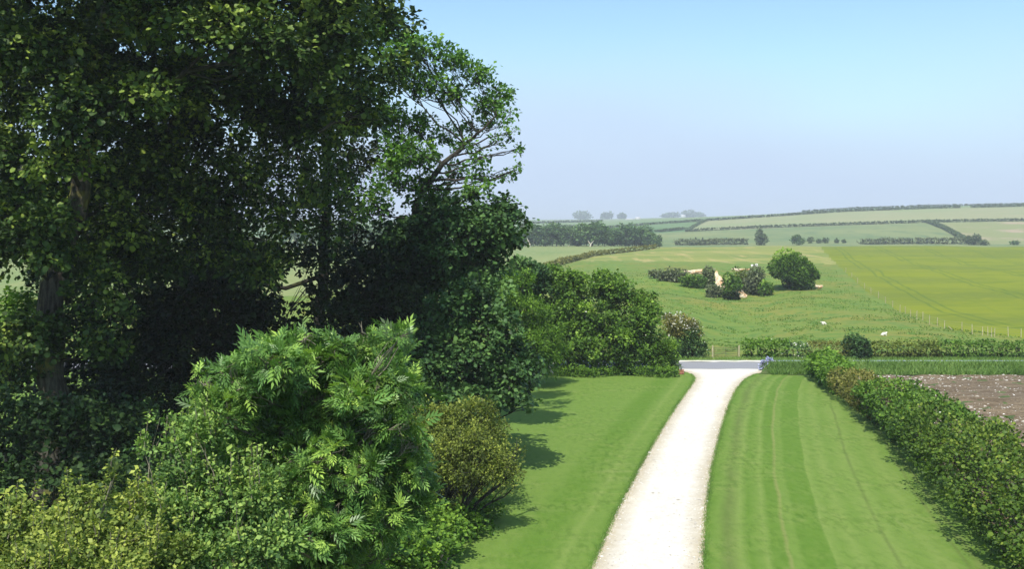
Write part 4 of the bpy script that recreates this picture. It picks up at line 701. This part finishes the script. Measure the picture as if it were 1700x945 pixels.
def barn(label, px, d, wpx, hpx):
    g = gat(px, d=d); s = d/F; W = wpx*s/2; Hh = hpx*s; root = thing('farm_building', tuple(g), label, 'building')
    t = Tubes(); t.box(g+[0, 0, Hh*0.3], (W, 5, Hh*0.3)); t.mesh('wall', plain('white_wall', (0.75, 0.74, 0.7)), root, False)
    V = np.array([[-W*1.03, -5.4, Hh*0.6], [W*1.03, -5.4, Hh*0.6], [W*1.03, 5.4, Hh*0.6], [-W*1.03, 5.4, Hh*0.6], [-W*1.03, 0, Hh], [W*1.03, 0, Hh]])+g
    npmesh('roof', V, [np.array([[0, 1, 5, 4], [2, 3, 4, 5], [3, 2, 1, 0]]), np.array([[3, 0, 4], [1, 2, 5]])], plain('pale_roof', (0.72, 0.70, 0.68)), root)
barn('tiny white farmhouse in the mist left of the far hill', 1059, 2100, 8, 4)
barn('long pale farm shed beside the tiny white farmhouse', 1046, 2120, 15, 2)
barn('small white building on the misty ridge before the tree clump', 1134, 3700, 7, 5)

# ------------------------------------------------------------------ the old quarry: chalk faces and scrub
def chalk(label, px, row, rx, ry, seed, m=CHALK, dd=None, tilt=0.5):
    g = gat(px, row) if dd is None else at(px, row, dd); r = np.random.default_rng(seed); s = g[1]/F; nu, nv = 22, 12
    u, v = np.meshgrid(np.linspace(0, 2*np.pi, nu, endpoint=False), np.linspace(0, 1, nv), indexing='ij'); rad = v*(1+0.45*(vnoise(u*2.2+seed, v*3)-0.5)*2)
    x = np.cos(u)*rad*rx*s; z = np.sin(u)*rad*ry*s; bul = (1-v**2)*0.7+0.35*(vnoise(x*1.6+seed*3, z*1.9)-0.5)
    P = np.stack([g[0]+x, g[1]-bul+z*tilt, g[2]+z+0.1], -1).reshape(-1, 3)
    i, j = np.meshgrid(np.arange(nu), np.arange(nv-1), indexing='ij'); a = i*nv+j; b = ((i+1) % nu)*nv+j
    o = npmesh('chalk_face', P-g, [np.stack([a, a+1, b+1, b], -1).reshape(-1, 4)], m); o.location = g
    return tag(o, label, 'chalk face')
chalk('orange chalk patch at the top left of the old quarry', 1153, 452, 15, 4, 1, dd=216)
chalk('thin orange chalk strip at the top right of the quarry', 1230, 449, 15, 3, 2, dd=220)
chalk('tall pale chalk face in the middle of the quarry', 1194, 470, 8, 16, 3, dd=207)
chalk('bright chalk face at the bottom of the quarry', 1225, 487, 12, 9, 4, dd=200)
chalk('white chalk lumps on the quarry rim', 1254, 442, 6, 3, 5, CHALKW, dd=222)
chalk('small chalk scar at the right foot of the big field tree', 1360, 477, 6, 3, 6, dd=201)
def qb(label, px, row, d, rx, ry, seed, lm, n=1400, L=0.45):
    c = at(px, row, d); g = gat(px, d=d); r = np.random.default_rng(seed); s = d/F; top = c[2]+ry*s; bot = min(g[2]-0.2, top-1.0); c[2] = (top+bot)/2
    rad = np.array([rx*s*1.1, min(rx, ry)*s*1.1, (top-bot)/2]); k = 20
    u = sph(k, r); zq = r.uniform(-0.8, 0.9, k); sc = c+np.c_[unit(u[:, :2])*(np.sqrt(1-(zq*0.7)**2)*r.uniform(0.4, 1, k))[:, None], zq]*rad*0.66; m = r.integers(0, k, n); v = sph(n, r); P = sc[m]+v*rad*r.uniform(0.3, 0.5, k)[m][:, None]
    root = thing('quarry_bush', tuple(g), label, 'bush'); foliage('crown', P, v, L, 'small', lm, root, 0.4+r.normal(0, 0.12, k)[m]+0.12*v[:, 2], r)
    t = Tubes()
    for q in sc[:8]: t.add(bend(g+r.normal(0, 0.2, 3)*[1, 1, 0]-[0, 0, 0.2], q, r, 0.08, 0, 5), np.linspace(0.09, 0.03, 5), 4)
    t.mesh('stems', BARK, root)
qb('grey-brown scrub at the upper left end of the quarry', 1118, 455, 212, 26, 9, 301, L_TWIG, 1600)
qb('low scrub sloping down the left lip of the quarry', 1150, 466, 208, 26, 7, 302, L_MID, 1500)
qb('grey upright scrub between the two orange chalk patches', 1175, 455, 210, 12, 13, 303, L_TWIG, 1100)
qb('green bush hanging between the tall and bottom chalk faces', 1213, 468, 200, 16, 15, 304, L_MID, 1900)
qb('grey-green thorn bush on the right side of the quarry', 1250, 465, 203, 20, 22, 305, L_TWIG, 2000)
qb('olive thorn bush above the bright chalk face', 1232, 455, 207, 16, 12, 306, L_OLIVE, 1200)
qb('dark green bush at the very bottom of the quarry', 1214, 490, 195, 13, 6, 307, L_DARK, 1200)
qb('dull scrub trailing along the lower left quarry edge', 1184, 480, 199, 13, 6, 308, L_TWIG, 900)
qb('small bush to the left of the large field tree', 1272, 474, 200, 12, 8, 309, L_MID, 700)
qb('thin grey scrub patch at the far left of the quarry hollow', 1090, 452, 216, 12, 4, 310, L_TWIG, 500)

# ------------------------------------------------------------------ fence along the barley
fl_px = [(1404, 454), (1414, 462), (1424, 471), (1435, 481), (1446, 489), (1458, 497), (1470, 505), (1482, 513), (1494, 519), (1503, 523), (1512, 527), (1522, 531), (1532, 535), (1543, 539), (1556, 543), (1568, 546), (1597, 551), (1614, 555), (1631, 558.5), (1640, 559), (1646, 560), (1651, 561), (1674, 560), (1695, 561)]
fp = [gat(a, b) for a, b in fl_px]
fr = thing('wire_fence', tuple(fp[0]), 'wire fence of pale posts between pasture and barley field', 'fence')
rp = random.Random(2)
for k, g in enumerate(fp):
    t = Tubes(); hh = 1.15+rp.uniform(-0.1, 0.12); lx, ly = rp.uniform(-0.06, 0.06), rp.uniform(-0.06, 0.06)
    t.add([g-[0, 0, 0.2], g+[lx*0.5, ly*0.5, hh*0.5], g+[lx, ly, hh]], [0.05, 0.045, 0.04], 6); t.add([g+[lx, ly, hh], g+[lx, ly, hh+0.02]], [0.055, 0.01], 6); t.mesh('post', POST, fr)
for hh in (0.45, 0.75, 1.05):
    t = Tubes(); t.add([g+[0, 0, hh] for g in fp], [0.008]*len(fp), 3); t.mesh('wire', WIRE, fr)
g = gat(1581, 549); t = Tubes(); t.add([g, g+[-0.5, 0, 0.45]], [0.06, 0.05], 6); tag(t.mesh('post', POST, fr), 'fence post leaning far over to the left')
# field gate
gx0, gx1, gy = (1184-850)/F*106.3, (1226-850)/F*106.3, 106.3; gz = hz(gx0, gy)
GM = plain('rusty_gate_metal', (0.16, 0.14, 0.09)); root = thing('field_gate', ((gx0+gx1)/2, gy, gz), 'low rusty barred field gate across the road from the drive', 'gate')
for k in range(5):
    t = Tubes(); z = gz+0.2+k*0.22; t.add([[gx0+0.1, gy, z], [gx1-0.1, gy, z]], [0.022, 0.022], 5); t.mesh('bar', GM, root)
for x in (gx0+0.1, (gx0+gx1)/2, gx1-0.1):
    t = Tubes(); t.add([[x, gy-0.03, gz+0.12], [x, gy-0.03, gz+1.12]], [0.025, 0.025], 5); t.mesh('upright', GM, root)
t = Tubes(); t.add([[gx0+0.1, gy-0.06, gz+0.2], [gx1-0.1, gy-0.06, gz+1.05]], [0.02, 0.02], 5); t.mesh('brace', GM, root)
for x in (gx0-0.06, gx1+0.06):
    t = Tubes(); t.add([[x, gy, gz-0.1], [x, gy, gz+1.3]], [0.09, 0.08], 7); t.add([[x, gy, gz+1.3], [x, gy, gz+1.33]], [0.08, 0.01], 7); t.mesh('gate_post', POST, root)
# reddish block at the corner of the drive
g = np.array([*flat(1131, 622), 0]); r = np.random.default_rng(3)
root = thing('corner_stone', tuple(g), 'small reddish brick block at the left corner of the drive mouth', 'brick block')
BR = plain('red_brick', (0.50, 0.22, 0.15)); 
for k in range(6):
    for j in range(2):
        t = Tubes(); t.box(g+[(-0.12+0.24*j)+(0.03 if k % 2 else -0.03), r.normal(0, 0.008), 0.04+k*0.078], (0.112, 0.1, 0.035), r.normal(0, 0.03)); t.mesh('brick', BR, root, False)
# pale dead branches
def branch(label, pts, rad, forks):
    P = [at(*p) for p in pts]; t = Tubes(); P = np.array(P); g = P[0]; t.add(P-g, np.linspace(rad, rad*0.3, len(P)), 6)
    for i, q in forks: t.add([P[i]-g, (P[i]+at(*q))/2-g+[0, 0, 0.1], at(*q)-g], [rad*0.5, rad*0.35, rad*0.12], 4)
    o = t.mesh('dead_branch', DEAD, None); o.location = g; tag(o, label, 'branch')
branch('pale dead forked branch leaning on the shrubs beyond the left lawn', [(918, 620, 91.5), (908, 610, 91.3), (897, 597, 91.2), (888, 586, 91.2)], 0.10, [(1, (926, 602, 91.2)), (2, (884, 600, 91)), (2, (900, 583, 91.3))])

# ------------------------------------------------------------------ sheep
WOOL = plain('cream_wool', (0.78, 0.74, 0.62), 0.95, 0.12, 12); FACE = plain('sheep_face', (0.55, 0.50, 0.42))
def sheep(label, px, row, rz, lying):
    g = gat(px, row); root = thing('sheep', tuple(g), label, 'sheep', 'sheep on the pasture', rz); root.scale = (0.72,)*3
    h = 0.30 if lying else 0.62
    nodes = [((-0.42, 0, h), .20), ((-0.15, 0, h+.03), .27), ((0.18, 0, h+.03), .26), ((0.40, 0, h+.06), .18), ((0.55, 0, h+.22), .11), ((0.66, 0, h+.30), .10), ((0.80, 0, h+.22), .065)]
    edges = [(i, i+1) for i in range(6)]
    for sx_, i0 in ((-0.38, 0), (0.32, 3)):
        for sy in (-0.13, 0.13):
            n0 = len(nodes)
            if lying: pts = [((sx_, sy*1.5, 0.14), .07), ((sx_+0.18, sy*1.9, 0.05), .04), ((sx_+0.02, sy*2.0, 0.04), .035)]
            elif sx_ < 0: pts = [((sx_+0.03, sy, 0.40), .09), ((sx_-0.05, sy, 0.24), .045), ((sx_, sy, 0.02), .035)]
            else: pts = [((sx_+0.03, sy, 0.38), .07), ((sx_+0.05, sy, 0.22), .042), ((sx_+0.04, sy, 0.02), .035)]
            nodes += pts; edges += [(i0, n0), (n0, n0+1), (n0+1, n0+2)]
    me = bpy.data.meshes.new('body'); me.from_pydata([n[0] for n in nodes], edges, []); me.materials.append(WOOL)
    o = link(bpy.data.objects.new('body', me), root); sk = o.modifiers.new('s', 'SKIN')
    for v, (_, q) in zip(me.skin_vertices[0].data, nodes): v.radius = (q, q*1.05)
    me.skin_vertices[0].data[0].use_root = True
    o.modifiers.new('d', 'SUBSURF').levels = 2; o.modifiers['d'].render_levels = 2
    for s_ in (-1, 1):
        t = Tubes(); t.add(np.array([[0.64, s_*0.08, h+.34], [0.62, s_*0.15, h+.33], [0.60, s_*0.20, h+.29]])+g, [0.03, 0.035, 0.008], 5); t.mesh('ear', FACE, root)
sheep('white sheep lying on the pasture above the brown hedge piece', 1368, 541, R(200), True)
sheep('white sheep lying on the pasture right above the olive hedge piece', 1467, 558, R(15), True)

# ------------------------------------------------------------------ the hazy air
hm = bpy.data.materials.new('haze'); hm.use_nodes = True; hn = hm.node_tree; hn.nodes.clear()
pv = N(hn, 'ShaderNodeVolumePrincipled', Density=0.00025, Anisotropy=0.0); pv.inputs['Color'].default_value = (0.92, 0.97, 1.0, 1)
ho = N(hn, 'ShaderNodeOutputMaterial'); hn.links.new(pv.outputs[0], ho.inputs['Volume'])
hb = Tubes(); hb.box((0, 4000, 60), (9500, 9500, 66)); ha = hb.mesh('haze', hm, None, False); tag(ha, kind='stuff')
